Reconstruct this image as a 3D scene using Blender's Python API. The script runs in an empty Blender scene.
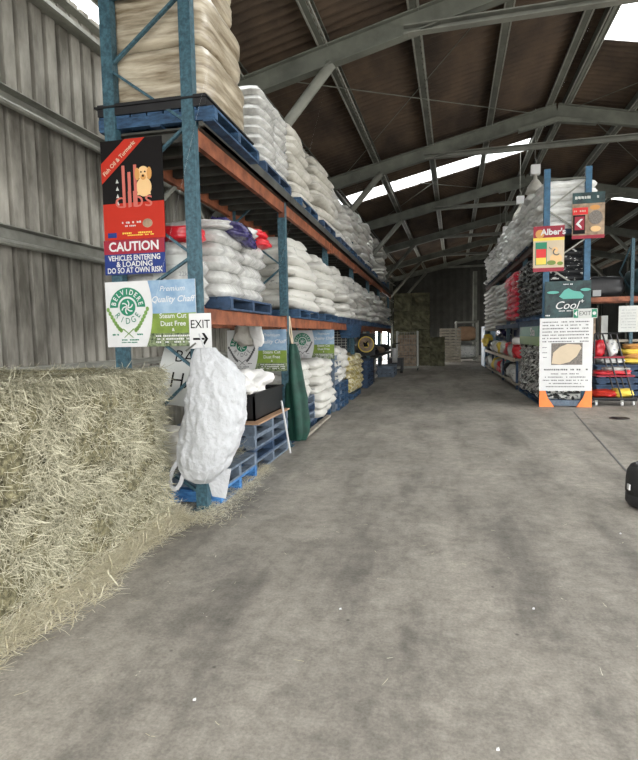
import bpy, bmesh, math, random
from math import sin, cos, pi, radians, tan, atan2, sqrt
from mathutils import Vector, Matrix, noise
random.seed(7)
SC = bpy.context.scene
COL = SC.collection
# ------------------------------------------------------------------ camera
CAM_H = 1.6
cam = bpy.data.cameras.new('camera'); camo = bpy.data.objects.new('camera', cam); COL.objects.link(camo)
cam.sensor_fit = 'HORIZONTAL'; cam.sensor_width = 36.0; cam.lens = 540.0/638.0*36.0
cam.clip_end = 300; cam.clip_start = 0.05
_R = ((0.97729373, 0.21102329, -0.01913476), (-0.00159718, -0.08296642, -0.99655106), (-0.21188303, 0.97395367, -0.08074552))
_m = Matrix((( _R[0][0], -_R[1][0], -_R[2][0], 0), (_R[0][1], -_R[1][1], -_R[2][1], 0), (_R[0][2], -_R[1][2], -_R[2][2], CAM_H), (0, 0, 0, 1)))
camo.matrix_world = _m
SC.camera = camo
# ------------------------------------------------------------------ world, exposure, daylight
W = bpy.data.worlds.new('sky'); SC.world = W; W.use_nodes = True
bg = W.node_tree.nodes['Background']; bg.inputs[0].default_value = (0.98, 0.99, 1.0, 1); bg.inputs[1].default_value = 6.0
SC.view_settings.view_transform = 'Standard'; SC.view_settings.look = 'None'
SC.view_settings.gamma = 1; SC.view_settings.use_curve_mapping = False
SC.view_settings.exposure = 0.10
SC.cycles.use_denoising = True
SC.cycles.max_bounces = 8; SC.cycles.diffuse_bounces = 4; SC.cycles.transparent_max_bounces = 12
SC.cycles.sample_clamp_indirect = 6
# the shed's own axes are turned 1.8 degrees against the racks
TH = radians(1.805); CT, ST = cos(TH), sin(TH)
def S(l, a, z): return (l*CT + a*ST, -l*ST + a*CT, z)
def area(name, loc, size, direction, power, col=(1, 0.98, 0.95)):
    li = bpy.data.lights.new(name, 'AREA'); li.shape = 'RECTANGLE'; li.size, li.size_y = size
    li.energy = power; li.color = col
    o = bpy.data.objects.new(name, li); COL.objects.link(o); o.location = loc
    o.rotation_euler = Vector(direction).to_track_quat('-Z', 'Y').to_euler()
    return o
area('daylight_front_opening', S(1.3, -3.8, 2.6), (11.2, 5.0), (0.06, 1, -0.06), 300)
area('daylight_right_opening', S(9.4, 6.5, 2.4), (16, 4.4), (-1, 0.0, -0.12), 560)
area('daylight_far_left_opening', S(-4.9, 32.0, 1.15), (12.0, 2.2), (1, -0.45, -0.2), 900)

# ------------------------------------------------------------------ helpers
class MB:
    def __init__(s): s.v = []; s.f = []; s.mi = []; s.cur = 0
    def add(s, vs, fs):
        n = len(s.v); s.v += [tuple(p) for p in vs]
        for f in fs: s.f.append([i+n for i in f]); s.mi.append(s.cur)
    def box(s, x0, x1, y0, y1, z0, z1):
        s.add([(x0,y0,z0),(x1,y0,z0),(x1,y1,z0),(x0,y1,z0),(x0,y0,z1),(x1,y0,z1),(x1,y1,z1),(x0,y1,z1)],
              [(0,3,2,1),(4,5,6,7),(0,1,5,4),(1,2,6,5),(2,3,7,6),(3,0,4,7)]); return s
    def hexa(s, pts):
        s.add(pts, [(0,3,2,1),(4,5,6,7),(0,1,5,4),(1,2,6,5),(2,3,7,6),(3,0,4,7)]); return s
    def sweep(s, prof, p, q, up=(0,0,1), closed=True):
        p = Vector(p); q = Vector(q); d = (q-p).normalized(); u = Vector(up)
        sd = d.cross(u)
        if sd.length < 1e-5: sd = d.cross(Vector((1, 0, 0)))
        sd.normalize(); u = sd.cross(d).normalized()
        n = len(prof); vs = [tuple(c + sd*a + u*b) for c in (p, q) for a, b in prof]
        fs = [(i, (i+1) % n, n+(i+1) % n, n+i) for i in range(n if closed else n-1)]
        if closed: fs += [tuple(range(n-1, -1, -1)), tuple(range(n, 2*n))]
        s.add(vs, fs); return s
    def bar(s, p, q, w, h, up=(0,0,1)):
        return s.sweep([(-w/2,-h/2),(w/2,-h/2),(w/2,h/2),(-w/2,h/2)], p, q, up)
    def chan(s, p, q, w, h, up=(0,0,1), t=0.012):
        return s.sweep([(-w/2,-h/2),(w/2,-h/2),(w/2,-h/2+t),(-w/2+t,-h/2+t),(-w/2+t,h/2-t),(w/2,h/2-t),(w/2,h/2),(-w/2,h/2)], p, q, up)
    def ibeam(s, p, q, w, h, up=(0,0,1), t=0.02):
        a, b, c = w/2, h/2, t/2
        return s.sweep([(-a,-b),(a,-b),(a,-b+t),(c,-b+t),(c,b-t),(a,b-t),(a,b),(-a,b),(-a,b-t),(-c,b-t),(-c,-b+t),(-a,-b+t)], p, q, up)
    def tube(s, p, q, r, n=10, r2=None):
        r2 = r if r2 is None else r2
        p = Vector(p); q = Vector(q); d = (q-p).normalized(); u = Vector((0,0,1)) if abs(d.z) < .9 else Vector((1,0,0))
        a = d.cross(u).normalized(); b = a.cross(d)
        vs = [tuple(c + a*cos(2*pi*i/n)*rr + b*sin(2*pi*i/n)*rr) for c, rr in ((p, r), (q, r2)) for i in range(n)]
        s.add(vs, [(i, (i+1) % n, n+(i+1) % n, n+i) for i in range(n)] + [tuple(range(n-1,-1,-1)), tuple(range(n,2*n))]); return s
    def path(s, pts, r, n=6):
        for a, b in zip(pts[:-1], pts[1:]): s.tube(a, b, r, n)
        return s
    def lathe(s, c, prof, n=20, axis='z'):
        vs = []; c = Vector(c)
        for r, z in prof:
            for i in range(n):
                a = 2*pi*i/n
                if axis == 'z': vs.append(tuple(c+Vector((r*cos(a), r*sin(a), z))))
                elif axis == 'x': vs.append(tuple(c+Vector((z, r*cos(a), r*sin(a)))))
                else: vs.append(tuple(c+Vector((r*cos(a), z, r*sin(a)))))
        m = len(prof); fs = [(k*n+i, k*n+(i+1) % n, (k+1)*n+(i+1) % n, (k+1)*n+i) for k in range(m-1) for i in range(n)]
        fs += [tuple(range(n-1,-1,-1)), tuple(range((m-1)*n, m*n))]
        s.add(vs, fs); return s
    def poly(s, pts, y, th=0.002):
        """flat outline in the x-z plane facing -y, th thick"""
        n = len(pts); vs = [(x, y-th, z) for x, z in pts] + [(x, y, z) for x, z in pts]
        s.add(vs, [tuple(range(n)), tuple(range(2*n-1, n-1, -1))] + [(i, i+n, (i+1) % n+n, (i+1) % n) for i in range(n)]); return s
    def disc(s, cx, cz, r, y, n=28, rx=None, a0=0, a1=2*pi, th=0.002):
        rx = rx or r
        return s.poly([(cx+rx*cos(a0+(a1-a0)*i/n), cz+r*sin(a0+(a1-a0)*i/n)) for i in range(n if a1-a0 > 6.28 else n+1)], y, th)
    def ring(s, cx, cz, r0, r1, y, a0=0, a1=2*pi, n=32, th=0.002):
        for i in range(n):
            a, b = a0+(a1-a0)*i/n, a0+(a1-a0)*(i+1)/n
            s.poly([(cx+r0*cos(a), cz+r0*sin(a)), (cx+r1*cos(a), cz+r1*sin(a)), (cx+r1*cos(b), cz+r1*sin(b)), (cx+r0*cos(b), cz+r0*sin(b))], y, th)
        return s
    def text(s, body, cx, cz, size, y, bold=0.0, rot=0.0, sx=1.0, align='CENTER', shear=0.0, th=0.0015):
        me = text_mesh(body, bold, align, shear)
        n = len(s.v); c, q = cos(rot), sin(rot)
        for x, z in me[0]:
            x *= size*sx; z *= size
            s.v.append((cx+x*c-z*q, y-th, cz+x*q+z*c))
        for f in me[1]: s.f.append([i+n for i in f]); s.mi.append(s.cur)
        return s
    def mesh(s, name, mats, smooth=False):
        me = bpy.data.meshes.new(name); me.from_pydata(s.v, [], s.f)
        mats = mats if isinstance(mats, (list, tuple)) else [mats]
        for m in mats: me.materials.append(m)
        if len(mats) > 1: me.polygons.foreach_set('material_index', s.mi)
        if smooth: me.polygons.foreach_set('use_smooth', [True]*len(me.polygons))
        me.update(); return me
_tc = {}
def text_mesh(body, bold, align, shear):
    k = (body, bold, align, shear)
    if k in _tc: return _tc[k]
    cu = bpy.data.curves.new('t', 'FONT'); cu.body = body; cu.size = 1; cu.offset = bold; cu.align_x = align; cu.align_y = 'CENTER'
    cu.shear = shear; cu.resolution_u = 3
    o = bpy.data.objects.new('t', cu); COL.objects.link(o)
    dg = bpy.context.evaluated_depsgraph_get(); dg.update()
    me = bpy.data.meshes.new_from_object(o.evaluated_get(dg))
    r = ([(v.co.x, v.co.y) for v in me.vertices], [tuple(p.vertices) for p in me.polygons])
    bpy.data.objects.remove(o); bpy.data.curves.remove(cu); bpy.data.meshes.remove(me)
    _tc[k] = r; return r
def wloc(o):
    v = Vector((0,0,0))
    while o is not None: v += o.location; o = o.parent
    return v
def obj(name, mb, mats, parent=None, smooth=False, loc=None, label=None):
    """mesh given in world coordinates -> ONE object; loc = its base"""
    org = Vector(loc) if loc is not None else (wloc(parent) if parent else Vector((0,0,0)))
    mb.v = [(x-org.x, y-org.y, z-org.z) for x, y, z in mb.v]
    o = bpy.data.objects.new(name, mb.mesh(name, mats, smooth)); COL.objects.link(o)
    if parent: o.parent = parent; o.location = org - wloc(parent)
    else: o.location = org
    if label: o['label'] = label
    return o
def tag(o, label, cat, group=None, kind=None):
    o['label'] = label; o['category'] = cat
    if group: o['group'] = group
    if kind: o['kind'] = kind
    return o
def thing(name, loc, label, cat, group=None):
    o = bpy.data.objects.new(name, None); COL.objects.link(o); o.location = loc; o.empty_display_size = .1
    return tag(o, label, cat, group)
def struct(name, mb, mats, smooth=False, parent=None):
    o = obj(name, mb, mats, parent, smooth)
    if parent is None: o['kind'] = 'structure'
    return o
def dup(root, loc, rz, label, group=None):
    r = root.copy(); COL.objects.link(r); r.location = loc; r.rotation_euler = (0, 0, rz); r['label'] = label
    if group: r['group'] = group
    for ch in list(root.children):
        c = ch.copy(); COL.objects.link(c); c.parent = r
        for g in ch.children:
            d = g.copy(); COL.objects.link(d); d.parent = c
    return r
ORD = ['bottom', 'second', 'third', 'fourth', 'fifth', 'sixth', 'seventh', 'eighth', 'ninth', 'tenth', 'eleventh', 'twelfth']

# ------------------------------------------------------------------ materials
def mat(name, col, rough=0.7, metal=0.0, var=0.15, vscale=3.0, bump=0.0, bscale=30.0, spec=0.4, col2=None, lo=.35, hi=.7, stretch=None, alpha=None, detail=6, coat=0):
    m = bpy.data.materials.new(name); m.use_nodes = True; nt = m.node_tree; N = nt.nodes; L = nt.links
    b = N['Principled BSDF']; b.inputs['Roughness'].default_value = rough; b.inputs['Metallic'].default_value = metal
    b.inputs['Specular IOR Level'].default_value = spec
    if coat: b.inputs['Coat Weight'].default_value = coat; b.inputs['Coat Roughness'].default_value = .2
    tc = N.new('ShaderNodeTexCoord'); mp = N.new('ShaderNodeMapping'); L.new(tc.outputs['Object'], mp.inputs['Vector'])
    if stretch: mp.inputs['Scale'].default_value = stretch
    oi = N.new('ShaderNodeObjectInfo'); va = N.new('ShaderNodeVectorMath'); va.operation = 'ADD'
    mm = N.new('ShaderNodeMath'); mm.operation = 'MULTIPLY'; mm.inputs[1].default_value = 37.0; L.new(oi.outputs['Random'], mm.inputs[0])
    L.new(mp.outputs[0], va.inputs[0]); L.new(mm.outputs[0], va.inputs[1])
    nz = N.new('ShaderNodeTexNoise'); nz.inputs['Scale'].default_value = vscale; nz.inputs['Detail'].default_value = detail; nz.inputs['Roughness'].default_value = .6
    L.new(va.outputs[0], nz.inputs['Vector'])
    cr = N.new('ShaderNodeValToRGB'); L.new(nz.outputs['Fac'], cr.inputs[0])
    c1 = tuple(c*(1-var) for c in col); c2 = col2 or tuple(min(1, c*(1+var)) for c in col)
    cr.color_ramp.elements[0].position = lo; cr.color_ramp.elements[1].position = hi
    cr.color_ramp.elements[0].color = (*c1, 1); cr.color_ramp.elements[1].color = (*c2, 1)
    L.new(cr.outputs[0], b.inputs['Base Color'])
    if bump:
        n2 = N.new('ShaderNodeTexNoise'); n2.inputs['Scale'].default_value = bscale; n2.inputs['Detail'].default_value = 4
        L.new(va.outputs[0], n2.inputs['Vector'])
        bp = N.new('ShaderNodeBump'); bp.inputs['Strength'].default_value = bump; bp.inputs['Distance'].default_value = .02
        L.new(n2.outputs['Fac'], bp.inputs['Height']); L.new(bp.outputs[0], b.inputs['Normal'])
    return m
def flat(name, col, rough=0.5, spec=.3): return mat(name, col, rough, var=.04, vscale=6, spec=spec)
M = {}
M['steel'] = mat('grey_steel', (.15,.152,.128), .62, .0, .25, 2.5, .15, 60)
M['steel_dark'] = mat('dull_steel', (.115,.12,.098), .68, .0, .3, 2.0, .15, 60)
M['deck'] = mat('shade_darkened_deck', (.05,.05,.042), .7, 0, .4, 4)  # deck colour darkened to put shade under the shelves
M['galv'] = mat('galvanised', (.27,.27,.235), .55, .2, .2, 5, .1, 80)
M['roof'] = mat('brown_roof_sheet', (.046,.030,.019), .85, 0, .45, 1.2, .3, 25, stretch=(1,.35,1), col2=(.088,.058,.036))
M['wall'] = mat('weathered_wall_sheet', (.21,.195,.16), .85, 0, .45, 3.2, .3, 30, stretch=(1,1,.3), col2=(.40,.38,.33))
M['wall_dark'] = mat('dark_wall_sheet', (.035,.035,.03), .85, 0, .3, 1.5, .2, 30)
M['post'] = mat('blue_rack_paint', (.028,.075,.10), .5, 0, .35, 26, .1, 60, col2=(.06,.135,.17))
M['post_blue'] = mat('bright_blue_rack_paint', (.035,.11,.19), .5, 0, .3, 12, .1, 60)
M['orange'] = mat('orange_beam_paint', (.20,.06,.026), .6, 0, .4, 5, .1, 60, col2=(.33,.11,.05))
M['brownbeam'] = mat('dull_brown_beam', (.09,.05,.035), .7, 0, .3, 5)
M['guard'] = mat('orange_foot', (.85,.22,.05), .5, 0, .1, 5)
M['pal_blue'] = mat('blue_pallet', (.014,.045,.10), .65, 0, .45, 8, .2, 60, col2=(.04,.10,.19), stretch=(1,1,3))
M['pal_bright'] = mat('bright_blue_pallet', (.03,.15,.42), .65, 0, .4, 8, .2, 60, col2=(.08,.26,.55), stretch=(1,1,3))
M['pal_dark'] = mat('dark_blue_pallet', (.028,.055,.105), .7, 0, .4, 8, .2, 60)
M['pal_grey'] = mat('grey_blue_pallet', (.12,.155,.20), .75, 0, .35, 8, .2, 60)
M['black'] = mat('black_plastic', (.012,.012,.013), .45, 0, .3, 6, .05, 60)
M['rubber'] = mat('black_rubber', (.018,.018,.018), .6, 0, .3, 6, .2, 80)
M['sack'] = mat('white_sack', (.52,.51,.465), .5, 0, .12, 5, .7, 14, col2=(.64,.63,.59))
M['sack_cream'] = mat('cream_sack', (.46,.44,.38), .55, 0, .15, 5, .7, 14, col2=(.58,.56,.505))
M['sack_gloss'] = mat('glossy_white_sack', (.43,.43,.41), .25, 0, .15, 6, 1.0, 16, spec=.6, col2=(.58,.58,.55))
M['bale_wrap'] = mat('straw_bale_in_clear_film', (.25,.185,.105), .3, 0, .4, 6, .5, 13, spec=.6, col2=(.52,.46,.35), stretch=(.35,.35,3.0), lo=.32, hi=.66, coat=.4)
M['bag_white'] = mat('white_woven_bag', (.44,.45,.46), .45, 0, .06, 5, 1.0, 20)
M['cloth_white'] = mat('white_cloth', (.72,.71,.68), .7, 0, .08, 5, .4, 12)
M['green_cloth'] = mat('dark_green_cloth', (.006,.045,.03), .65, 0, .3, 6, .3, 14)
M['hay'] = mat('hay_body', (.10,.09,.045), .95, 0, .5, 25, 1.0, 90, col2=(.30,.275,.16))
M['hay_far'] = mat('far_hay', (.115,.11,.065), .95, 0, .5, 3, 1.0, 40)
M['red'] = flat('red_print', (.62,.03,.03), .35)
M['red_dark'] = flat('dark_red_print', (.27,.018,.035), .4)
M['orangered'] = flat('orange_red_print', (.42,.028,.015), .5, .15)
M['redstick'] = flat('dull_red_print', (.50,.13,.10), .4)
M['blackp'] = flat('black_print', (.008,.007,.007), .6, .12)
M['white'] = flat('white_print', (.62,.62,.61), .4)
M['offwhite'] = flat('offwhite_print', (.52,.53,.50), .45)
M['grey'] = flat('grey_print', (.30,.31,.31), .5)
M['textgrey'] = flat('text_grey', (.10,.10,.10), .5)
M['green'] = flat('green_print', (.02,.20,.11), .4)
M['leafg'] = flat('leaf_green_print', (.17,.30,.08), .4)
M['sage'] = mat('grass_print', (.17,.25,.04), .4, var=.2, vscale=8)
M['grass'] = mat('grass_photo_print', (.04,.08,.02), .4, var=.6, vscale=40, col2=(.30,.36,.20))
M['skyp'] = mat('sky_print', (.19,.32,.47), .4, var=.12, vscale=6, col2=(.36,.47,.57))
M['navy'] = flat('navy_print', (.015,.035,.17), .4)
M['navybag'] = mat('navy_pack', (.018,.014,.07), .22, 0, .3, 20, .4, 20, spec=.6, col2=(.06,.05,.16))
M['redbag'] = mat('red_pack', (.55,.015,.025), .3, 0, .2, 9, .4, 20, spec=.6)
M['gold'] = flat('golden_print', (.55,.27,.08), .4)
M['goldlt'] = flat('pale_golden_print', (.70,.46,.22), .4)
M['yellow'] = mat('yellow_sack', (.58,.45,.06), .5, 0, .4, 9, .4, 14, col2=(.68,.64,.50), lo=.42, hi=.58)
M['ylw'] = flat('yellow_print', (.75,.55,.08), .4)
M['teal'] = mat('teal_print', (.012,.028,.032), .5, var=.4, vscale=5, col2=(.03,.075,.075))
M['tealbright'] = flat('bright_teal_print', (.10,.36,.30), .4)
M['brownp'] = mat('brown_print', (.22,.15,.09), .45, var=.3, vscale=7, col2=(.42,.30,.20))
M['photo'] = mat('pebble_photo', (.16,.14,.12), .45, var=.4, vscale=40)
M['cream'] = flat('cream_print', (.55,.45,.32), .5)
M['card'] = mat('cardboard', (.36,.22,.13), .8, 0, .15, 5)
M['wood'] = mat('grey_wood', (.30,.27,.22), .8, 0, .25, 6, .2, 50)
M['concrete_light'] = mat('yard_concrete', (.42,.41,.38), .9, 0, .15, 1)
def sack_print(name, base, ink, scale, lo, hi, rough=.35):
    m = mat(name, base, rough, 0, 0.0, scale, .5, 14, spec=.5, col2=ink, lo=lo, hi=hi, detail=3, stretch=(1,1.0,1.6)); return m
M['sack_black'] = sack_print('black_printed_sack', (.014,.015,.017), (.62,.63,.60), 10, .60, .62)
M['sack_camo'] = sack_print('black_and_white_sack', (.02,.022,.02), (.70,.71,.67), 8, .49, .51)
M['sack_red'] = sack_print('red_printed_sack', (.60,.02,.05), (.70,.66,.64), 8, .60, .63)
M['sack_lightened'] = mat('white_sack_lightened', (.70,.70,.67), .5, 0, .1, 5, .7, 14, col2=(.82,.82,.79))  # sack white lightened in place of light missing atop the right rack
M['sack_greydot'] = sack_print('white_sack_with_print', (.54,.53,.485), (.28,.29,.27), 8, .64, .68, .55)
M['sack_greywhite'] = sack_print('grey_white_sack', (.56,.56,.53), (.18,.2,.22), 10, .58, .64, .5)
# concrete floor
def floor_mat():
    m = bpy.data.materials.new('worn_concrete'); m.use_nodes = True; nt = m.node_tree; N = nt.nodes; L = nt.links
    b = N['Principled BSDF']; tc = N.new('ShaderNodeTexCoord')
    def nz(scale, detail, st=(1,1,1), rough=.6):
        mp = N.new('ShaderNodeMapping'); mp.inputs['Scale'].default_value = st; L.new(tc.outputs['Object'], mp.inputs[0])
        n = N.new('ShaderNodeTexNoise'); n.inputs['Scale'].default_value = scale; n.inputs['Detail'].default_value = detail; n.inputs['Roughness'].default_value = rough
        L.new(mp.outputs[0], n.inputs['Vector']); return n.outputs['Fac']
    def ramp(src, stops):
        r = N.new('ShaderNodeValToRGB'); L.new(src, r.inputs[0]); e = r.color_ramp.elements
        e[0].position, e[1].position = stops[0][0], stops[-1][0]; e[0].color = (*[stops[0][1]]*3, 1); e[1].color = (*[stops[-1][1]]*3, 1)
        for p, v in stops[1:-1]:
            q = e.new(p); q.color = (v, v, v, 1)
        return r.outputs[0]
    def mul(a, c):
        x = N.new('ShaderNodeMix'); x.data_type = 'RGBA'; x.blend_type = 'MULTIPLY'; x.inputs[0].default_value = 1
        L.new(a, x.inputs[6]); L.new(c, x.inputs[7]); return x.outputs[2]
    base = N.new('ShaderNodeRGB'); base.outputs[0].default_value = (.315,.290,.248, 1)
    c = mul(base.outputs[0], ramp(nz(.8, 10, (1,.55,1), .62), [(.3,.58), (.5,.92), (.68,1.15)]))
    c = mul(c, ramp(nz(1.7, 6, (1.2,.22,1), .6), [(.34,.66), (.5,1.0), (.7,1.06)]))
    c = mul(c, ramp(nz(2.6, 12, (1,.8,1), .72), [(.36,.74), (.5,1.0), (.64,1.10)]))
    c = mul(c, ramp(nz(11, 8, (1,1,1), .7), [(.35,.76), (.6,1.06)]))
    c = mul(c, ramp(nz(60, 3, (1,1,1), .7), [(.3,.78), (.65,1.12)]))
    v = N.new('ShaderNodeTexVoronoi'); v.inputs['Scale'].default_value = 3.2; L.new(tc.outputs['Object'], v.inputs['Vector'])
    c = mul(c, ramp(v.outputs['Distance'], [(.018,.45), (.045,1.0)]))
    L.new(c, b.inputs['Base Color'])
    b.inputs['Specular IOR Level'].default_value = .35
    rr = N.new('ShaderNodeMapRange'); L.new(nz(3, 6), rr.inputs[0]); rr.inputs[3].default_value = .45; rr.inputs[4].default_value = .8
    L.new(rr.outputs[0], b.inputs['Roughness'])
    bp = N.new('ShaderNodeBump'); bp.inputs['Strength'].default_value = .25; bp.inputs['Distance'].default_value = .01
    L.new(nz(40, 6), bp.inputs['Height']); L.new(bp.outputs[0], b.inputs['Normal'])
    return m
M['floor'] = floor_mat()
def strand_mat(name, a, b2):
    m = bpy.data.materials.new(name); m.use_nodes = True; nt = m.node_tree; N = nt.nodes; L = nt.links
    b = N['Principled BSDF']; b.inputs['Roughness'].default_value = .7; b.inputs['Specular IOR Level'].default_value = .25
    g = N.new('ShaderNodeNewGeometry'); r = N.new('ShaderNodeValToRGB'); L.new(g.outputs['Random Per Island'], r.inputs[0])
    r.color_ramp.elements[0].color = (*a, 1); r.color_ramp.elements[1].color = (*b2, 1); L.new(r.outputs[0], b.inputs['Base Color']); return m
M['strand'] = strand_mat('dry_grass_stalk', (.16,.15,.09), (.60,.57,.425))
M['strand_floor'] = strand_mat('fallen_straw', (.48,.43,.28), (.86,.82,.67))
def glass_sky():
    m = bpy.data.materials.new('translucent_roof_sheet'); m.use_nodes = True; nt = m.node_tree; N = nt.nodes; L = nt.links
    for n in list(N): N.remove(n)
    o = N.new('ShaderNodeOutputMaterial'); t = N.new('ShaderNodeBsdfTranslucent'); t.inputs[0].default_value = (.95,.96,.94, 1)
    tr = N.new('ShaderNodeBsdfTransparent'); tr.inputs[0].default_value = (.96,.98,.98, 1); mx = N.new('ShaderNodeMixShader'); mx.inputs[0].default_value = .55
    L.new(t.outputs[0], mx.inputs[1]); L.new(tr.outputs[0], mx.inputs[2]); L.new(mx.outputs[0], o.inputs[0]); return m
M['skylight'] = glass_sky()

# ================================================================== STRUCTURE
A0, A1 = -4.0, 41.0; LW, RW = -4.5, 9.5; RIDGE = 2.5
def rafter_top(l): return 7.21 - .225*abs(l-2.47)
def roof_z(l): return rafter_top(l) + .20
fl = MB(); fl.box(-9, 14, -6, 46, -.12, 0); struct('floor', fl, M['floor'])
yd = MB(); yd.box(-60, 70, -60, 90, -.3, -.125); struct('ground', yd, M['concrete_light'])
# roof sheets, corrugations running down the slope
SKY = [('L', -4.79, 1.6, 4.9, 7.0), ('L', -3.9, 2.2, 17.55, 18.75), ('R', 3.2, 9.0, 21.8, 23.3), ('R', 2.75, 6.5, 10.6, 12.15), ('R', 3.2, 8.6, 4.9, 6.3)]  # first widened out of view, last added unseen, both for more top light
def corr_roof(mb, l0, l1, a0, a1):
    n = max(2, int((a1-a0)/.028)); vs = []; fs = []
    for i in range(n+1):
        a = a0+(a1-a0)*i/n; dz = .034*sin(2*pi*a/.21)
        vs += [S(l0, a, roof_z(l0)+dz), S(l1, a, roof_z(l1)+dz)]
    for i in range(n): fs.append((2*i, 2*i+1, 2*i+3, 2*i+2))
    mb.add(vs, fs)
for side, name in (('L', 'roof_left_slope'), ('R', 'roof_right_slope')):
    mb = MB(); lo, hi = (LW-.3, RIDGE) if side == 'L' else (RIDGE, RW+.3)
    cuts = sorted((s for s in SKY if s[0] == side), key=lambda s: s[3]); a = A0
    for _, l0, l1, b0, b1 in cuts:
        corr_roof(mb, lo, hi, a, b0); corr_roof(mb, lo, l0, b0, b1); corr_roof(mb, l1, hi, b0, b1); a = b1
    corr_roof(mb, lo, hi, a, A1)
    struct(name, mb, M['roof'], True)
for i, (_, l0, l1, a0, a1) in enumerate(SKY):
    mb = MB(); corr_roof(mb, l0, l1, a0, a1); struct('window_%d' % (i+1), mb, M['skylight'], True)
# side walls of ribbed sheet
def corr_wall(mb, l, a0, a1, z0, z1, per=.21, amp=.05):
    # a wide flat pan and a narrow rib
    vs = []; fs = []; a = a0; k = 0; pts = []
    while a < a1:
        pts += [(a, amp), (a+per*.66, amp+.006), (a+per*.74, 0), (a+per*.92, 0)]
        a += per
    pts.append((a1, 0))
    pts = [p for p in pts if p[0] <= a1]
    for a, d in pts: vs += [S(l+d, a, z0), S(l+d, a, z1)]
    for i in range(len(pts)-1): fs.append((2*i, 2*i+2, 2*i+3, 2*i+1))
    mb.add(vs, fs)
OP0, OP1, OPH = 26.5, 40.0, 2.3
mb = MB(); corr_wall(mb, LW, A0, OP0, 0, 5.66); corr_wall(mb, LW, OP0, OP1, OPH, 5.66); corr_wall(mb, LW, OP1, A1, 0, 5.66)
struct('wall_left', mb, M['wall'])
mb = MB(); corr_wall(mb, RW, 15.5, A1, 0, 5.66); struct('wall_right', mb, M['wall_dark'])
mb = MB(); n = 60
vs = []; fs = []
for i in range(n+1):
    l = LW+(RW-LW)*i/n; d = .04*(i % 2); vs += [S(l, A1-d, 0), S(l, A1-d, roof_z(l))]
for i in range(n): fs.append((2*i, 2*i+2, 2*i+3, 2*i+1))
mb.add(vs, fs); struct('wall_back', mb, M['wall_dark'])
mb = MB(); mb.box(-4.5, 7.0, -4.06, -4.0, 5.3, 5.66); mb.box(7.0, RW, -4.06, -4.0, 0, 5.66)  # unseen front gable, added to hold daylight off the roof and far end
mb.hexa([(LW,-4.06,5.66),(RW,-4.06,5.66),(RW,-4.0,5.66),(LW,-4.0,5.66),(2.4,-4.06,7.35),(2.6,-4.06,7.35),(2.6,-4.0,7.35),(2.4,-4.0,7.35)])
struct('wall_front_blocker', mb, M['wall_dark'])
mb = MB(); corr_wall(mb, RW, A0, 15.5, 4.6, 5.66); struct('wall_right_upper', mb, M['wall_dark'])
# girts along the left wall, two rails each
for i, z in enumerate((1.27, 2.68, 4.06)):
    mb = MB(); l = LW+.09
    mb.chan(S(l+.02, A0, z+.02), S(l+.02, A1 if z > 2.5 else OP0, z+.02), .13, .15 if z > 2 else .09)
    mb.tube(S(l+.10, A0, z-.09), S(l+.10, A1 if z > 2.5 else OP0, z-.09), .032, 8)
    struct('trim_%d' % (i+1), mb, M['galv'])
mb = MB(); mb.chan(S(LW+.10, A0, 5.38), S(LW+.10, A1, 5.38), .16, .24); mb.bar(S(LW+.23, A0, 5.24), S(LW+.23, A1, 5.24), .07, .05)
struct('trim_4', mb, M['galv'])
# portal frames
FR = [2.7, 8.8, 14.9, 21.0, 27.1, 33.2, 39.3]
for k, a in enumerate(FR):
    if k == 0: continue
    mb = MB()
    for s_ in (-1, 1):
        le = 2.47+s_*6.85
        p = Vector(S(2.47, a, 7.21-.165)); q = Vector(S(le, a, rafter_top(le)-.165))
        mb.ibeam(p, q, .17, .33, t=.022)
        # haunch plate near the ridge, knee brace, column
        mb.hexa([S(2.47, a-.075, 6.78), S(2.47+s_*.9, a-.075, 6.62), S(2.47+s_*.9, a+.075, 6.62), S(2.47, a+.075, 6.78),
                 S(2.47, a-.075, 6.9), S(2.47+s_*.9, a-.075, 6.72), S(2.47+s_*.9, a+.075, 6.72), S(2.47, a+.075, 6.9)] if s_ > 0 else
                [S(2.47-.9, a-.075, 6.62), S(2.47, a-.075, 6.78), S(2.47, a+.075, 6.78), S(2.47-.9, a+.075, 6.62),
                 S(2.47-.9, a-.075, 6.72), S(2.47, a-.075, 6.9), S(2.47, a+.075, 6.9), S(2.47-.9, a+.075, 6.72)])
        mb.ibeam(S(le, a, 0), S(le, a, rafter_top(le)-.1), .3, .2, up=(1,0,0))
    struct('ceiling_frame', mb, M['steel_dark'])
    mb = MB(); mb.chan(S(-.75, a-.05, 6.23), S(5.69, a-.05, 6.23), .13, .13, t=.02)
    struct('ceiling_tie', mb, M['steel'])
    mb = MB()
    for s_ in (-1, 1):
        mb.tube(S(2.47+s_*4.37, a, 5.93), S(2.47+s_*6.78, a, 3.3), .085, 12)
        mb.box(*[0,0,0,0,0,0]) if False else None
    struct('ceiling_brace', mb, M['steel'], True)
# purlins
PL = [-4.2, -3.45, -2.03, -.605, .865, 2.29, 2.70]
PL += [4.13, 5.6, 7.0, 8.45, 9.1]
for i, l in enumerate(PL):
    z = rafter_top(l)+.10; mb = MB(); up = (.22 if l < 2.5 else -.22, 0, 1)
    mb.chan(S(l, A0, z), S(l, A1, z), .12, .19, up, .012)
    struct('ceiling_purlin', mb, M['steel_dark']); mb = MB()
    for q_ in (-.07, .07): mb.bar(S(l+q_, A0, z-.085), S(l+q_, A1, z-.085), .026, .03, up)
    struct('ceiling_purlin_lip', mb, M['galv'])
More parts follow.
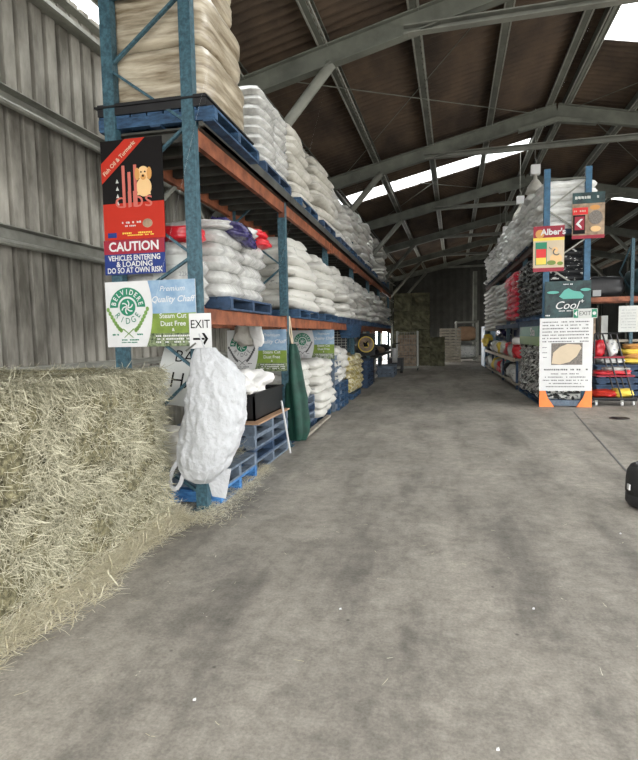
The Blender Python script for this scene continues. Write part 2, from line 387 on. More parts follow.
# cross rods in the roof plane
def rz(l): return rafter_top(l)-.03
for p, q in (((.9, 8.8), (-2.9, 14.9)), ((-3.2, 8.8), (1.9, 14.9)), ((6.5, 8.8), (2.9, 14.9)), ((-3.0, 14.9), (1.0, 21)), ((1.8, 14.9), (-2.6, 21)), ((3.0, 14.9), (7.2, 21)), ((3.2, 8.8), (7.6, 14.9))):
    mb = MB(); mb.tube(S(p[0], p[1], rz(p[0])), S(q[0], q[1], rz(q[0])), .008, 6); struct('ceiling_rod', mb, M['steel_dark'])
# loose cable at the near right skylight
mb = MB(); pts = [S(3.0+i*.18, 10.55, 6.75-.07*sin(i*.9)**2-.035*i) for i in range(14)]; mb.path(pts, .012, 5); struct('ceiling_cable', mb, M['offwhite'])
# floor joints
mb = MB(); mb.bar((2.68, 11.5, .001), (1.95, 5.2, .001), .022, .004); struct('trim_5', mb, M['textgrey'])
mb = MB(); mb.bar((2.5, 10.62, .001), (9, 10.62, .001), .05, .004); struct('trim_6', mb, M['wood'])
mb = MB(); mb.lathe((3.27, 10.7, 0), [(.0,.001),(.17,.001),(.17,.008),(.14,.010),(0,.010)], 24)
tag(obj('drain_cover', mb, M['black'], loc=(3.27, 10.7, 0)), 'small round dark drain cover in the floor before the trolley', 'drain cover')

# ================================================================== SACKS
def sack_mesh(name, L, Wd, H, m, seed, nx=16, ny=11, puff=.42, wr=.012):
    rnd = random.Random(seed); ph = [(rnd.uniform(3, 9), rnd.uniform(3, 9), rnd.uniform(0, 6.3)) for _ in range(5)]
    mb = MB(); vs = []; fs = []
    def ht(u, v):
        e = max(0, 1-abs(u)**5.0)**puff * max(0, 1-abs(v)**4.0)**puff
        w = sum(sin(a*u+b*v+c) for a, b, c in ph)*wr
        w += .010*sin(22*v+ph[0][2])*abs(u)**3
        return e*(H/2) * (1+w*3.2) + .004
    for sgn in (1, -1):
        for i in range(nx+1):
            for j in range(ny+1):
                u = -1+2*i/nx; v = -1+2*j/ny
                u = math.copysign(abs(u)**.8, u); v = math.copysign(abs(v)**.8, v)
                xx = u*L/2*(1-.05*abs(v)**3) ; yy = v*Wd/2*(1-.09*abs(u)**6+.03*sin(5*u+ph[1][2]))
                z = sgn*ht(u, v)
                xx += .012*sin(ph[2][0]*v+ph[2][2])*abs(u)**4
                if sgn < 0: z *= .92
                z -= .018*(abs(u)**6)   # ends droop
                vs.append((xx, yy, z))
    k = (nx+1)*(ny+1); idx = lambda i, j, s_: s_*k + i*(ny+1)+j
    for i in range(nx):
        for j in range(ny):
            fs.append((idx(i,j,0), idx(i+1,j,0), idx(i+1,j+1,0), idx(i,j+1,0)))
            fs.append((idx(i,j,1), idx(i,j+1,1), idx(i+1,j+1,1), idx(i+1,j,1)))
    for i in range(nx):
        fs.append((idx(i,0,0), idx(i,0,1), idx(i+1,0,1), idx(i+1,0,0))); fs.append((idx(i,ny,0), idx(i+1,ny,0), idx(i+1,ny,1), idx(i,ny,1)))
    for j in range(ny):
        fs.append((idx(0,j,0), idx(0,j+1,0), idx(0,j+1,1), idx(0,j,1))); fs.append((idx(nx,j,0), idx(nx,j,1), idx(nx,j+1,1), idx(nx,j+1,0)))
    mb.add(vs, fs); return mb.mesh(name, m, True)
_sm = {}
def sacks(m, L, Wd, H, tight=False):
    k = (m, round(L,2), round(Wd,2), round(H,3), tight)
    if k not in _sm:
        _sm[k] = [sack_mesh('sack', L, Wd, H, M[m], 11*i+3, puff=(.20 if tight else .27), wr=(.008 if tight else .016)) for i in range(5)]
    return _sm[k]
SACKN = [0]
FARS = MB()
FARM = []
def stack(desc, colour, m, x0, x1, y0, y1, z0, layers, h, group, cols=2, tight=False, jit=1.0, name='feed_sack', mats=None, along='x', far=False, taper=0):
    """cols sacks side by side along y (their length along x), layers high"""
    rnd = random.Random(hash(desc) % 1000 if False else sum(ord(c) for c in desc))
    L = x1-x0; Wd = (y1-y0)/cols
    for k in range(layers):
        for c in range(cols):
            mm = m if not mats else mats[(k*cols+c) % len(mats)]
            if along == 'x': me = rnd.choice(sacks(mm, L, Wd*1.08, h*1.22, tight))
            else: me = rnd.choice(sacks(mm, Wd*1.04, L, h*1.22, tight))
            o = bpy.data.objects.new(name, me)
            o.location = ((x0+x1)/2 + rnd.uniform(-.03,.03)*jit, y0+Wd*(c+.5)+rnd.uniform(-.02,.02)*jit, z0+h*(k+.5)+rnd.uniform(-.006,.006)*jit)
            flip = pi if rnd.random() < .5 else 0
            o.rotation_euler = (rnd.uniform(-.03,.03)*jit, rnd.uniform(-.03,.03)*jit, flip+rnd.uniform(-.05,.05)*jit+(pi/2 if along != 'x' else 0))
            s = 1+rnd.uniform(-.05,.05)*jit; tp = 1-taper*(1 if k == layers-1 else .45 if k == layers-2 else .15 if k == layers-3 else 0)
            o.scale = (s*tp, (1+rnd.uniform(-.04,.04)*jit)*(tp if cols == 1 else 1), 1+rnd.uniform(-.04,.10))
            if tp < 1 : o.location.x -= .0
            if far:
                mw = Matrix.LocRotScale(o.location, o.rotation_euler, o.scale)
                if me.materials[0] not in FARM: FARM.append(me.materials[0])
                FARS.cur = FARM.index(me.materials[0]); FARS.add([mw @ v.co for v in me.vertices], [tuple(p.vertices) for p in me.polygons])
                bpy.data.objects.remove(o); continue
            COL.objects.link(o)
            half = '' if cols == 1 else (', nearer half' if c == 0 else ', farther half' if c == cols-1 else ', middle')
            lay = 'bottom layer' if k == 0 else 'top layer' if k == layers-1 else ORD[k]+' layer up'
            tag(o, '%s sack, %s%s, %s' % (colour, lay, half, desc), 'sack', group)
            SACKN[0] += 1

# pallets --------------------------------------------------------------
_pp = {}
def pallet(loc, lx, ly, m, label, group=None, h=.14, rz=0, detail=True):
    k = (round(lx,2), round(ly,2), m, h, detail)
    if k in _pp: return dup(_pp[k], loc, rz, label, group)
    if not detail:
        mb = MB(); pallet_parts(mb, mb, [mb]*3, mb, lx, ly, h)
        mb.v = [(x+loc[0], y+loc[1], z+loc[2]) for x, y, z in mb.v]
        o = obj('pallet', mb, M[m], loc=loc); tag(o, label, 'pallet', group); o.rotation_euler = (0,0,rz); _pp[k] = o; return o
    r = thing('pallet', (0,0,0), label, 'pallet', group)
    t, b = MB(), MB(); g = [MB() for _ in range(3)]
    pallet_parts(t, b, g, None, lx, ly, h)
    obj('top_deck', t, M[m], r)
    for q in g: obj('bearer', q, M[m], r)
    obj('bottom_boards', b, M[m], r)
    r.location = loc; r.rotation_euler = (0,0,rz); _pp[k] = r; return r
def pallet_parts(t, b, g, _, lx, ly, h):
    n = 7; w = lx/n
    # deck boards run along y at top; bearers run along x... seen end-on from the aisle
    for i in range(n): t.box(-lx/2+i*w+.008, -lx/2+(i+1)*w-.008, -ly/2, ly/2, h-.022, h)
    for j in (-1, 0, 1):
        g[j+1].box(-lx/2, lx/2, j*(ly/2-.04)-.035, j*(ly/2-.04)+.035, .02, h-.022)
    for i in (-1, 0, 1): b.box(i*(lx/2-.06)-.05, i*(lx/2-.06)+.05, -ly/2, ly/2, 0, .02)

# ================================================================== LEFT RACK
PX, PB = -2.135, -2.90                      # front and back post lines
BAYS = [4.62, 7.55, 11.05, 14.6, 18.1, 21.6, 26.0]
rack = thing('pallet_rack', (PX, BAYS[0], 0), 'long blue and orange steel pallet rack full of white sacks along the left wall', 'rack')
def upright(x, y, z1, w=.11, d=.09, m='post', parent=rack):
    p = MB(); p.sweep([(-w/2,-d/2),(w/2,-d/2),(w/2,d/2),(w/2-.02,d/2),(w/2-.02,-d/2+.012),(-w/2+.02,-d/2+.012),(-w/2+.02,d/2),(-w/2,d/2)] if False else
                      [(-w/2,-d/2),(w/2,-d/2),(w/2,d/2),(-w/2,d/2)], (x, y, 0), (x, y, z1), up=(0,1,0))
    o = obj('upright_post', p, M[m], parent)
    f = MB(); f.box(x-w*.8, x+w*.8, y-d*.8, y+d*.8, 0, .012); obj('foot_plate', f, M[m], o)
for k, y in enumerate(BAYS):
    top = 5.4 if k == 0 else 4.55 if k == 1 else 4.1
    for x in ((PX, PB) if k < 2 else (PX-.09, PB)): upright(x, y, top)
    br = MB(); zs = [.15,.62,1.3,1.9,2.35,2.92,3.5,4.05,4.62] if k == 0 else [.2,.8,1.4,2.0,2.6,3.2,3.8]
    for i in range(len(zs)-1):
        a, b = (PX, PB) if i % 2 == 0 else (PB, PX)
        m_ = MB(); m_.bar((a, y-.02, zs[i]), (b, y-.02, zs[i+1]), .022, .035, up=(0,1,0)); obj('brace', m_, M['post'], rack)
    if k == 0:
        for z in (4.66, 5.25): m_ = MB(); m_.bar((PB, y-.03, z), (PX, y-.03, z), .05, .05); obj('brace', m_, M['post'], rack)
for k in range(len(BAYS)-1):
    y0, y1 = BAYS[k]+.05, BAYS[k+1]-.05
    for zt in (1.88, 3.48):
        if zt < 3 and k == 5: pass
        for x in (PX+.01, PB):
            b = MB(); t = .055
            b.box(x-t/2, x+t/2, y0, y1, zt-.145, zt)
            b.box(x-t/2-.012, x+t/2+.012, y0-.055, y0+.02, zt-.2, zt+.02); b.box(x-t/2-.012, x+t/2+.012, y1-.02, y1+.055, zt-.2, zt+.02)
            obj('beam', b, M['orange'], rack)
    for x in (PX+.10, PB):  # dull steel edge of the upper deck
        pass
    d = MB()
    nsl = 9
    d.box(PB-.1, PX+.13, y0, y1, 3.482, 3.50)
    d.box(PX+.08, PX+.135, y0-.04, y1+.04, 3.482, 3.585)
    for i in range(nsl):
        yy = y0+.1+(y1-y0-.2)*i/(nsl-1); d.box(PB+.03, PX-.03, yy-.04, yy+.04, 3.40, 3.482)
    obj('upper_deck', d, M['deck'], rack)
    b = MB()
    for i in range(2):
        ya, yb = (y0, y1) if i == 0 else (y1, y0)
        b.bar((PB-.02, ya+(yb-ya)*.05, 2.6), (PB-.02, ya+(yb-ya)*.45, 3.4), .03, .05)
    obj('brace', b, M['steel'], rack)
# ---- upper level: big film wrapped bales
def big_bale(x0, x1, y0, y1, z0, z1, label, seed):
    rnd = random.Random(seed); n = 14; vs = []; fs = []
    mb = MB(); bm = bmesh.new(); bmesh.ops.create_cube(bm, size=1)
    bmesh.ops.subdivide_edges(bm, edges=bm.edges[:], cuts=9, use_grid_fill=True)
    c = Vector(((x0+x1)/2, (y0+y1)/2, (z0+z1)/2)); d = Vector((x1-x0, y1-y0, z1-z0))
    for v in bm.verts:
        p = v.co*2; r = (abs(p.x)**8+abs(p.y)**8+abs(p.z)**8)**(1/8)
        q = Vector((p.x/r, p.y/r, p.z/r)) if r > 0 else p
        w = noise.noise(Vector((q.x*2.2, q.y*2.2, q.z*3+seed)))*.016
        w -= .02*max(0, 1-abs(q.z*3))  # a string round the waist
        q = Vector((q.x*d.x/2, q.y*d.y/2, q.z*d.z/2)); nn = q.normalized()
        v.co = c+q+nn*w
    me = bpy.data.meshes.new('wrapped_bale'); bm.to_mesh(me); bm.free(); me.materials.append(M['bale_wrap'])
    for p in me.polygons: p.use_smooth = True
    for v in me.vertices: v.co -= Vector((c.x, c.y, z0))
    o = bpy.data.objects.new('wrapped_bale', me); COL.objects.link(o); o.location = (c.x, c.y, z0)
    return tag(o, label, 'bale', 'film wrapped straw bales on the upper shelf')
pallet((-2.46, 5.22, 3.502), 1.14, 1.24, 'pal_blue', 'bright blue pallet at rack corner under the big wrapped straw bales', detail=True, h=.13)
mb = MB(); mb.box(-3.02, -1.96, 4.58, 5.80, 3.633, 3.735); mb.box(-3.04, -1.94, 4.56, 5.82, 3.70, 3.715)
tag(obj('plastic_tray', mb, M['black'], loc=(-2.5, 5.2, 3.633)), 'flat black plastic tray on the blue pallet below the wrapped bales', 'tray')
big_bale(-3.0, -1.98, 4.66, 5.78, 3.74, 4.24, 'lowest wrapped straw bale, resting on black tray at upper rack corner', 1)
big_bale(-2.99, -2.0, 4.68, 5.74, 4.245, 4.74, 'middle wrapped straw bale of the pile at upper rack corner', 2)
big_bale(-2.96, -2.03, 4.72, 5.60, 4.745, 5.20, 'topmost wrapped straw bale of the pile at upper rack corner', 3)
# ---- upper level sacks
UP = [(6.42, 7.60, 8, .112, 'sack_gloss', True, 'shrink wrapped white'), (8.22, 9.35, 8, .152, 'sack_cream', False, 'white'), (9.75, 11.2, 8, .155, 'sack_cream', False, 'white'),
      (11.75, 12.8, 8, .155, 'sack', False, 'white'), (13.1, 14.1, 7, .155, 'sack', False, 'white'), (14.6, 15.7, 8, .17, 'sack', False, 'white'),
      (16.0, 17.6, 8, .185, 'sack', False, 'white'), (18.0, 19.4, 8, .17, 'sack', False, 'white'), (21.4, 23.6, 9, .19, 'sack_greydot', False, 'greyish white')]
UN = ['first', 'second', 'third', 'fourth', 'fifth', 'sixth', 'seventh', 'eighth', 'ninth']
for i, (y0, y1, n, h, m, tight, cl) in enumerate(UP):
    yc = (y0+y1)/2
    pallet((-2.56, yc, 3.588), 1.12, 1.2, ['pal_dark', 'pal_blue', 'pal_dark'][i % 3], 'blue pallet under the %s sack stack on the upper left shelf' % UN[i], 'pallets on the upper left shelf', detail=i < 4, h=.135)
    stack('%s stack on the upper left shelf' % UN[i], cl, m, -3.08, -2.02 if i == 0 else (-2.04, -2.10, -2.03, -2.12)[i % 4], y0, y1, 3.73, n if i in (0, 8) else n+1, h if i in (0, 8) else h*.93, 'sacks of the %s stack on the upper left shelf' % UN[i], tight=tight, jit=.4 if tight else 2.0, cols=2 if i == 0 else 1, taper=0 if i == 0 else .42, far=i > 6)
# ---- middle level sacks
MID = [(5.15, 6.55, 5, .135, 'sack_gloss', True), (7.85, 9.45, 7, .162, 'sack_greydot', False), (9.85, 11.25, 7, .16, 'sack_greydot', False), (11.7, 13.0, 7, .16, 'sack_greydot', False),
       (13.5, 14.8, 7, .155, 'sack', False), (15.1, 16.4, 7, .155, 'sack', False), (16.8, 18.3, 7, .155, 'sack', False), (18.7, 20.3, 7, .155, 'sack', False), (20.7, 22.6, 7, .155, 'sack', False), (23.0, 25.4, 6, .155, 'sack', False)]
UN.append('tenth')
for i, (y0, y1, n, h, m, tight) in enumerate(MID):
    yc = (y0+y1)/2
    pallet((-2.55, yc, 1.882), 1.08, min(1.4, y1-y0), ['pal_dark', 'pal_blue', 'pal_blue', 'pal_dark'][i % 4], 'blue pallet under the %s sack stack on the middle left shelf' % UN[i], 'pallets on the middle left shelf', detail=i < 4, h=.135)
    stack('%s stack on the middle left shelf' % UN[i], 'white', m, -3.05, -2.08 if i == 0 else -2.01, y0, y1, 2.03, n, h, 'sacks of the %s stack on the middle left shelf' % UN[i], jit=.6 if i == 0 else 1.5 if i < 3 else 2.2, cols=2 if i == 0 else 1, taper=0 if i == 0 else .34, tight=tight, far=i > 7)
# stack at the back corner near the front post, seen behind the post at the frame
stack('low stack behind the caution sign', 'white', 'sack_gloss', -3.0, -2.2, 4.72, 5.08, 1.95, 4, .135, 'sacks in the low stack behind the caution sign', cols=1)
def soft(name, c, d, m, label, cat, seed=0, pw=4, amp=.12, rz=0, group=None, fr=3.0, cuts=7, tilt=(0,0)):
    bm = bmesh.new(); bmesh.ops.create_cube(bm, size=2); bmesh.ops.subdivide_edges(bm, edges=bm.edges[:], cuts=cuts, use_grid_fill=True)
    for v in bm.verts:
        p = v.co; r = (abs(p.x)**pw+abs(p.y)**pw+abs(p.z)**pw)**(1/pw); q = p/r
        w = 1+noise.noise(q*fr*.5+Vector((seed*3.1, 0, 0)))*amp*1.6+noise.noise(q*fr*1.7+Vector((0, seed*2.7, 0)))*amp*.6
        v.co = Vector((q.x*d[0]/2*w, q.y*d[1]/2*w, q.z*d[2]/2*w + d[2]/2))
    me = bpy.data.meshes.new(name); bm.to_mesh(me); bm.free(); me.materials.append(M[m] if isinstance(m, str) else m)
    for p in me.polygons: p.use_smooth = True
    o = bpy.data.objects.new(name, me); COL.objects.link(o); o.location = c; o.rotation_euler = (tilt[0], tilt[1], rz)
    if label: tag(o, label, cat, group)
    return o
PK = 'bright packs lying on the first middle shelf stack'
soft('feed_pack', (-2.50, 4.92, 2.52), (.62, .36, .15), 'redbag', 'red plastic pack behind the top of the caution sign', 'pack', 1, group=PK)
soft('feed_pack', (-2.45, 5.32, 2.70), (.80, .34, .10), 'sack_gloss', 'white plastic pack lying under the navy one on shelf', 'pack', 2, group=PK)
soft('feed_pack', (-2.16, 5.62, 2.64), (.42, .56, .17), 'navybag', 'crumpled navy blue plastic pack draped over white sacks', 'pack', 3, amp=.26, group=PK, rz=.15, tilt=(-.12,.35))
soft('feed_pack', (-2.45, 5.62, 2.74), (.6, .46, .09), 'navybag', 'navy pack lying flat behind the crumpled one', 'pack', 6, amp=.2, group=PK)
soft('feed_pack', (-2.22, 6.02, 2.74), (.40, .28, .11), 'sack_gloss', 'white end of a pack between navy and red packs', 'pack', 14, group=PK)
soft('feed_pack', (-2.26, 6.33, 2.775), (.50, .34, .11), 'redbag', 'upper red and white pack at far end of the stack', 'pack', 4, group=PK)
soft('feed_pack', (-2.24, 6.36, 2.67), (.54, .34, .11), 'redbag', 'lower red pack at far end of the stack', 'pack', 5, group=PK)
mb = MB(); mb.box(-2.60, -2.12, 4.70, 4.715, 1.93, 2.38)
w = obj('white_board', mb, M['offwhite'], loc=(-2.36, 4.7, 1.93)); tag(w, 'plain white printed board standing behind the rack end signs', 'board')
t = MB(); t.text('22kg', -2.28, 2.2, .06, 4.699, .01); obj('lettering', t, M['grey'], w)

# ================================================================== SIGNS ON THE LEFT RACK END
YS = 4.545
def panel(name, x0, x1, z0, z1, y, m, label, cat='sign', th=.006, group=None):
    r = thing(name, ((x0+x1)/2, y, z0), label, cat, group); p = MB(); p.box(x0, x1, y, y+th, z0, z1); obj('panel', p, M[m], r); return r
def bars(mb, x0, x1, z, h, y, seed=1, gap=.35, dens=1.0):
    rnd = random.Random(seed); x = x0
    while x < x1:
        w = h*rnd.uniform(.5, 1.1); 
        if x+w > x1: break
        if rnd.random() > .16: mb.poly([(x, z-h/2*rnd.uniform(.6,1)), (x+w, z-h/2), (x+w, z+h/2*rnd.uniform(.6,1)), (x, z+h/2)], y, .0015)
        x += w+h*gap
# treats poster
r = panel('poster', -2.985, -2.375, 2.515, 3.40, YS, 'blackp', 'tall black and red dog treat poster with puppy, top of rack end')
p = MB(); p.box(-2.985, -2.375, YS-.002, YS, 2.515, 2.84); p.cur = 0; obj('red_band', p, M['orangered'], r)
p = MB(); p.poly([(-2.985, 3.02), (-2.985, 3.20), (-2.74, 3.40), (-2.54, 3.40)], YS-.002); obj('corner_ribbon', p, M['orangered'], r)
t = MB(); t.text('Fish Oil & Turmeric', -2.80, 3.235, .052, YS-.0045, .02, rot=atan2(.38,.445)); bars(t, -2.93, -2.62, 0, .001, YS); obj('lettering', t, M['cream'], r)
sx = MB()
for i, (x, top) in enumerate(((-2.765, 3.17), (-2.708, 3.11), (-2.648, 3.17))): sx.box(x-.014, x+.014, YS-.006, YS-.002, 2.805, top)
obj('treat_sticks', sx, M['redstick'], r)
t = MB(); t.text('dlbs', -2.67, 2.86, .21, YS-.0065, -.004, sx=1.15); obj('logo', t, M['redstick'], r)
t = MB()
for i in range(4): t.poly([(-2.845, 3.02-i*.065), (-2.815, 3.02-i*.065), (-2.83, 3.055-i*.065)], YS-.003)
bars(t, -2.80, -2.60, 2.665, .018, YS-.002, 3); bars(t, -2.80, -2.66, 2.635, .014, YS-.002, 4); obj('small_print', t, M['offwhite'], r)
t = MB(); bars(t, -2.80, -2.50, 2.57, .016, YS-.002, 5); bars(t, -2.75, -2.48, 2.55, .012, YS-.002, 6); obj('small_print', t, M['ylw'], r)
t = MB(); t.disc(-2.545, 2.65, .04, YS-.002, 12, rx=.05); obj('picture', t, M['brownp'], r)
t = MB(); t.box(-2.95,-2.86,YS-.003,YS-.002,2.535,2.58); obj('flag', t, M['navy'], r)
d = MB(); d.disc(-2.565, 2.97, .085, YS-.002, 20, rx=.075); d.disc(-2.565, 3.09, .062, YS-.004, 20, rx=.055); d.poly([(-2.635,2.90),(-2.50,2.90),(-2.53,3.06),(-2.60,3.06)], YS-.003)
puppy = obj('puppy', d, M['goldlt'], r)
d = MB(); d.disc(-2.625, 3.085, .055, YS-.006, 14, rx=.024); d.disc(-2.506, 3.085, .055, YS-.006, 14, rx=.024); d.disc(-2.566, 3.055, .026, YS-.0065, 12); obj('ears', d, M['gold'], puppy)
d = MB(); d.disc(-2.585, 3.10, .008, YS-.0075, 8); d.disc(-2.547, 3.10, .008, YS-.0075, 8); d.disc(-2.566, 3.065, .011, YS-.009, 8); obj('eyes', d, M['blackp'], puppy)
# caution
r = panel('caution_sign', -2.995, -2.385, 2.20, 2.512, YS-.004, 'navy', 'red over blue caution sign in white letters below the treat poster')
p = MB(); p.box(-2.995, -2.385, YS-.006, YS-.004, 2.385, 2.512); obj('red_band', p, M['red_dark'], r)
t = MB(); t.text('CAUTION', -2.69, 2.447, .115, YS-.008, .025, sx=.97); obj('lettering', t, M['white'], r)
t = MB()
for i, s_ in enumerate(('VEHICLES ENTERING', '& LOADING', 'DO SO AT OWN RISK')): t.text(s_, -2.69, 2.346-i*.056, .068, YS-.008, .02, sx=.83 if i != 1 else 1.0)
obj('lettering', t, M['cream'] if False else M['white'], r)
# big white and green mill banner, at the end of the rack and again at frames further in
def banner(cx, y, z0, label, near=True):
    Wb, Hb = .90, .60; x0 = cx-Wb/2
    r = panel('mill_banner', x0, x0+Wb, z0, z0+Hb, y, 'white', label, group='mill banners hung on the left rack frames')
    yy = y-.002; ex = x0+.42   # curved right edge of the white field
    def curve(z): t_ = (z-z0)/Hb; return ex+.055*(1-(2*t_-1.15)**2) if True else ex
    zz = [z0+Hb*i/12 for i in range(13)]
    def field(za, zb): 
        pts = [(curve(z0+(za+(zb-za)*i/8)*Hb), z0+(za+(zb-za)*i/8)*Hb) for i in range(9)]
        return pts + [(x0+Wb, z0+zb*Hb), (x0+Wb, z0+za*Hb)]
    def rev(p): return list(reversed(p))
    p = MB(); p.poly(rev(field(.50, 1.0)), yy, .001); obj('sky_picture', p, M['skyp'], r)
    p = MB(); p.poly(rev(field(.20, .50)), yy, .001); obj('green_field', p, M['sage'], r)
    p = MB(); p.poly(rev(field(0, .20)), yy, .001); obj('grass_picture', p, M['grass'], r)
    yt = yy-.003; cxr, czr = x0+.225, z0+.365
    g = MB(); g.ring(cxr, czr, .098, .180, yt, 0.0, pi, 28); g.disc(cxr, czr, .080, yt, 24)
    eo = obj('emblem', g, M['green'], r); g = MB()
    for k in range(6):
        a = 2*pi*k/6; g.ring(cxr+.036*cos(a), czr+.036*sin(a), .030, .041, yt-.003, a+pi-.2, a+pi+2.0, 8)
    obj('swirl', g, M['white'], eo)
    w = MB()
    for i, ch in enumerate('BELVIDERE'):
        a = pi*.925 - i*pi*.85/8; w.text(ch, cxr+.138*cos(a), czr+.138*sin(a), .066, yt-.003, .02, rot=a-pi/2, sx=.85)
    obj('lettering', w, M['white'], r)
    w = MB()
    for i, ch in enumerate('RIDGE'):
        a = pi*1.20 + i*pi*.60/4; w.text(ch, cxr+.128*cos(a), czr+.128*sin(a), .08, yt-.003, .0, rot=a+pi/2, sx=.85)
    bars(w, x0+.06, x0+.14, z0+.115, .016, yt, 1); bars(w, x0+.31, x0+.38, z0+.115, .016, yt, 2)
    bars(w, x0+.12, x0+.33, z0+.065, .014, yt, 7); bars(w, x0+.15, x0+.31, z0+.042, .010, yt, 8)
    obj('lettering', w, M['green'] if near else M['textgrey'], r)  # inner banners: green print greyed, their shade put into the colour
    e = MB()
    for s_ in (-1, 1):
        for k in range(8):
            t_ = k/7; px = cxr+s_*(.075+.125*t_); pz = z0+.155+.19*t_**1.3
            e.disc(px, pz, .022, yt, 10, rx=.016)
        e.poly([(cxr-s_*.05, z0+.085), (cxr-s_*.042, z0+.085), (cxr+s_*.06, z0+.165), (cxr+s_*.05, z0+.17)][::s_], yt)
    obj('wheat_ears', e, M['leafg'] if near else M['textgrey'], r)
    w = MB(); w.text('Premium', x0+.675, z0+.52, .068, yt, .0, shear=.3); w.text('Quality Chaff', x0+.675, z0+.425, .078, yt, .008, shear=.3)
    w.text('Steam Cut', x0+.675, z0+.275, .062, yt, .012); w.text('Dust Free', x0+.675, z0+.205, .062, yt, .012); w.text('&', x0+.675, z0+.15, .04, yt, .01)
    for i in range(3): bars(w, x0+.50, x0+.87, z0+.095-.028*i, .016, yt, 30+i)
    obj('lettering', w, M['white'], r)
    return r
banner(-2.555, YS-.006, 1.535, 'mill banner in full colour on the front end of the left rack')
banner(-2.54, 7.47, 1.11, 'grey looking mill banner on the second rack frame above black crate', False)
banner(-2.50, 10.97, 1.13, 'small distant mill banner on the third rack frame behind green cloth', False)
# exit sign
r = panel('exit_sign', -2.165, -1.955, 1.51, 1.825, YS-.03, 'white', 'small white EXIT sign with black arrow clipped to the rack post')
t = MB(); t.text('EXIT', -2.058, 1.725, .105, YS-.032, .004, sx=.88)
t.box(-2.13, -2.02, YS-.034, YS-.032, 1.588, 1.606)
t.poly([(-2.045, 1.545), (-2.02, 1.545), (-1.985, 1.597), (-2.02, 1.649), (-2.045, 1.649), (-2.012, 1.597)], YS-.032); obj('lettering', t, M['blackp'], r)
t = MB(); t.tube((-2.20, YS-.04, 1.49), (-2.10, YS-.05, 1.56), .008, 6); obj('clip', t, M['steel'], r)
# hand-written board
r = thing('handwritten_board', (-2.45, 4.95, .95), 'white cardboard sheet with handwritten black letters leaning behind rack post', 'board')
tl, w_, h_ = Vector((-2.62, 4.93, 1.56)), .55, .62
p = MB(); cs, sn = cos(-.32), sin(-.32)
def hb(u, v): return (tl.x+u*cs+v*sn*1, tl.z+u*sn*.35-v*cs)
pts = [hb(0,0), hb(w_,0), hb(w_,h_), hb(0,h_)]
p.poly([(x, z) for x, z in reversed(pts)], 4.93, .006); obj('panel', p, M['offwhite'], r)
t = MB(); t.text('BA', pts[0][0]+.19, pts[0][1]-.14, .17, 4.922, -.004, rot=-.10, shear=.15); t.text('HA', pts[0][0]+.17, pts[0][1]-.38, .22, 4.922, -.004, rot=-.10, shear=.15); obj('lettering', t, M['blackp'], r)

# ================================================================== HANGING BULK BAG
def loft(name, secs, m, label, cat, n=40, wr=.02, seed=0, fr=9, folds=0, fold_amp=0, crease=0, sub=4):
    """secs: (cx, cy, z, rx, ry) from top to bottom"""
    mb = MB(); vs = []; K = []
    for i in range(len(secs)-1):
        for t_ in range(sub):
            f = t_/sub; K.append([secs[i][j]*(1-f)+secs[i+1][j]*f for j in range(5)])
    K.append(list(secs[-1]))
    for _ in range(2): K = [K[0]]+[[(K[i-1][j]+2*K[i][j]+K[i+1][j])/4 for j in range(5)] for i in range(1, len(K)-1)]+[K[-1]]
    for cx, cy, z, rx, ry in K:
        for i in range(n):
            a = 2*pi*i/n; u = Vector((cos(a), sin(a), z*2.2)); 
            w = 1+noise.noise(u*fr*.22+Vector((seed, 0, 0)))*wr*3+noise.noise(Vector((cos(a)*4, sin(a)*4, z*9+seed)))*wr*1.6
            w += fold_amp*sin(folds*a+seed+z*1.5)
            if crease: w += crease*((1-abs(noise.noise(Vector((cos(a)*2.6+z*2.5, sin(a)*2.6, z*4.5+seed)))*4))*.55 + (1-abs(noise.noise(Vector((cos(a)*6+z*3, sin(a)*6, z*11+seed)))*4))*.38)
            vs.append((cx+rx*w*cos(a), cy+ry*w*sin(a), z))
    m_ = len(K); fs = [(k*n+i, (k+1)*n+i, (k+1)*n+(i+1) % n, k*n+(i+1) % n) for k in range(m_-1) for i in range(n)]
    fs += [tuple(range(n)), tuple(range(m_*n-1, (m_-1)*n-1, -1))]
    mb.add(vs, fs)
    o = obj(name, mb, m, loc=(secs[-1][0], secs[-1][1], secs[-1][2]), smooth=True)
    if label: tag(o, label, cat)
    return o
bb = loft('bulk_bag', [(-1.935,4.34,1.52,.09,.03), (-1.93,4.33,1.485,.11,.04), (-1.88,4.33,1.40,.18,.07), (-1.845,4.33,1.285,.240,.10), (-1.85,4.32,1.14,.265,.12), (-1.87,4.32,.965,.283,.14), (-1.895,4.32,.805,.28,.15), (-1.955,4.32,.615,.26,.15), (-1.99,4.32,.485,.225,.13), (-2.02,4.33,.385,.15,.10), (-2.02,4.34,.335,.07,.05)],
     M['bag_white'], 'large crumpled white woven bulk bag hanging from the front rack post', 'bag', wr=.02, n=110, fr=14, seed=4, crease=.085, sub=9)
mb = MB(); pts = [(-2.20,4.30,.55),(-2.26,4.28,.46),(-2.29,4.27,.37),(-2.27,4.26,.30),(-2.22,4.26,.29),(-2.18,4.27,.35),(-2.16,4.29,.44)]
for a, b in zip(pts[:-1], pts[1:]): mb.bar(a, b, .035, .012, up=(0,1,0))
obj('loop_strap', mb, M['bag_white'], bb)
mb = MB(); mb.hexa([(-1.92,4.33,.22),(-1.80,4.34,.20),(-1.80,4.35,.20),(-1.92,4.34,.22),(-1.98,4.33,.45),(-1.74,4.33,.47),(-1.74,4.345,.47),(-1.98,4.345,.45)]); obj('corner_flap', mb, M['bag_white'], bb)
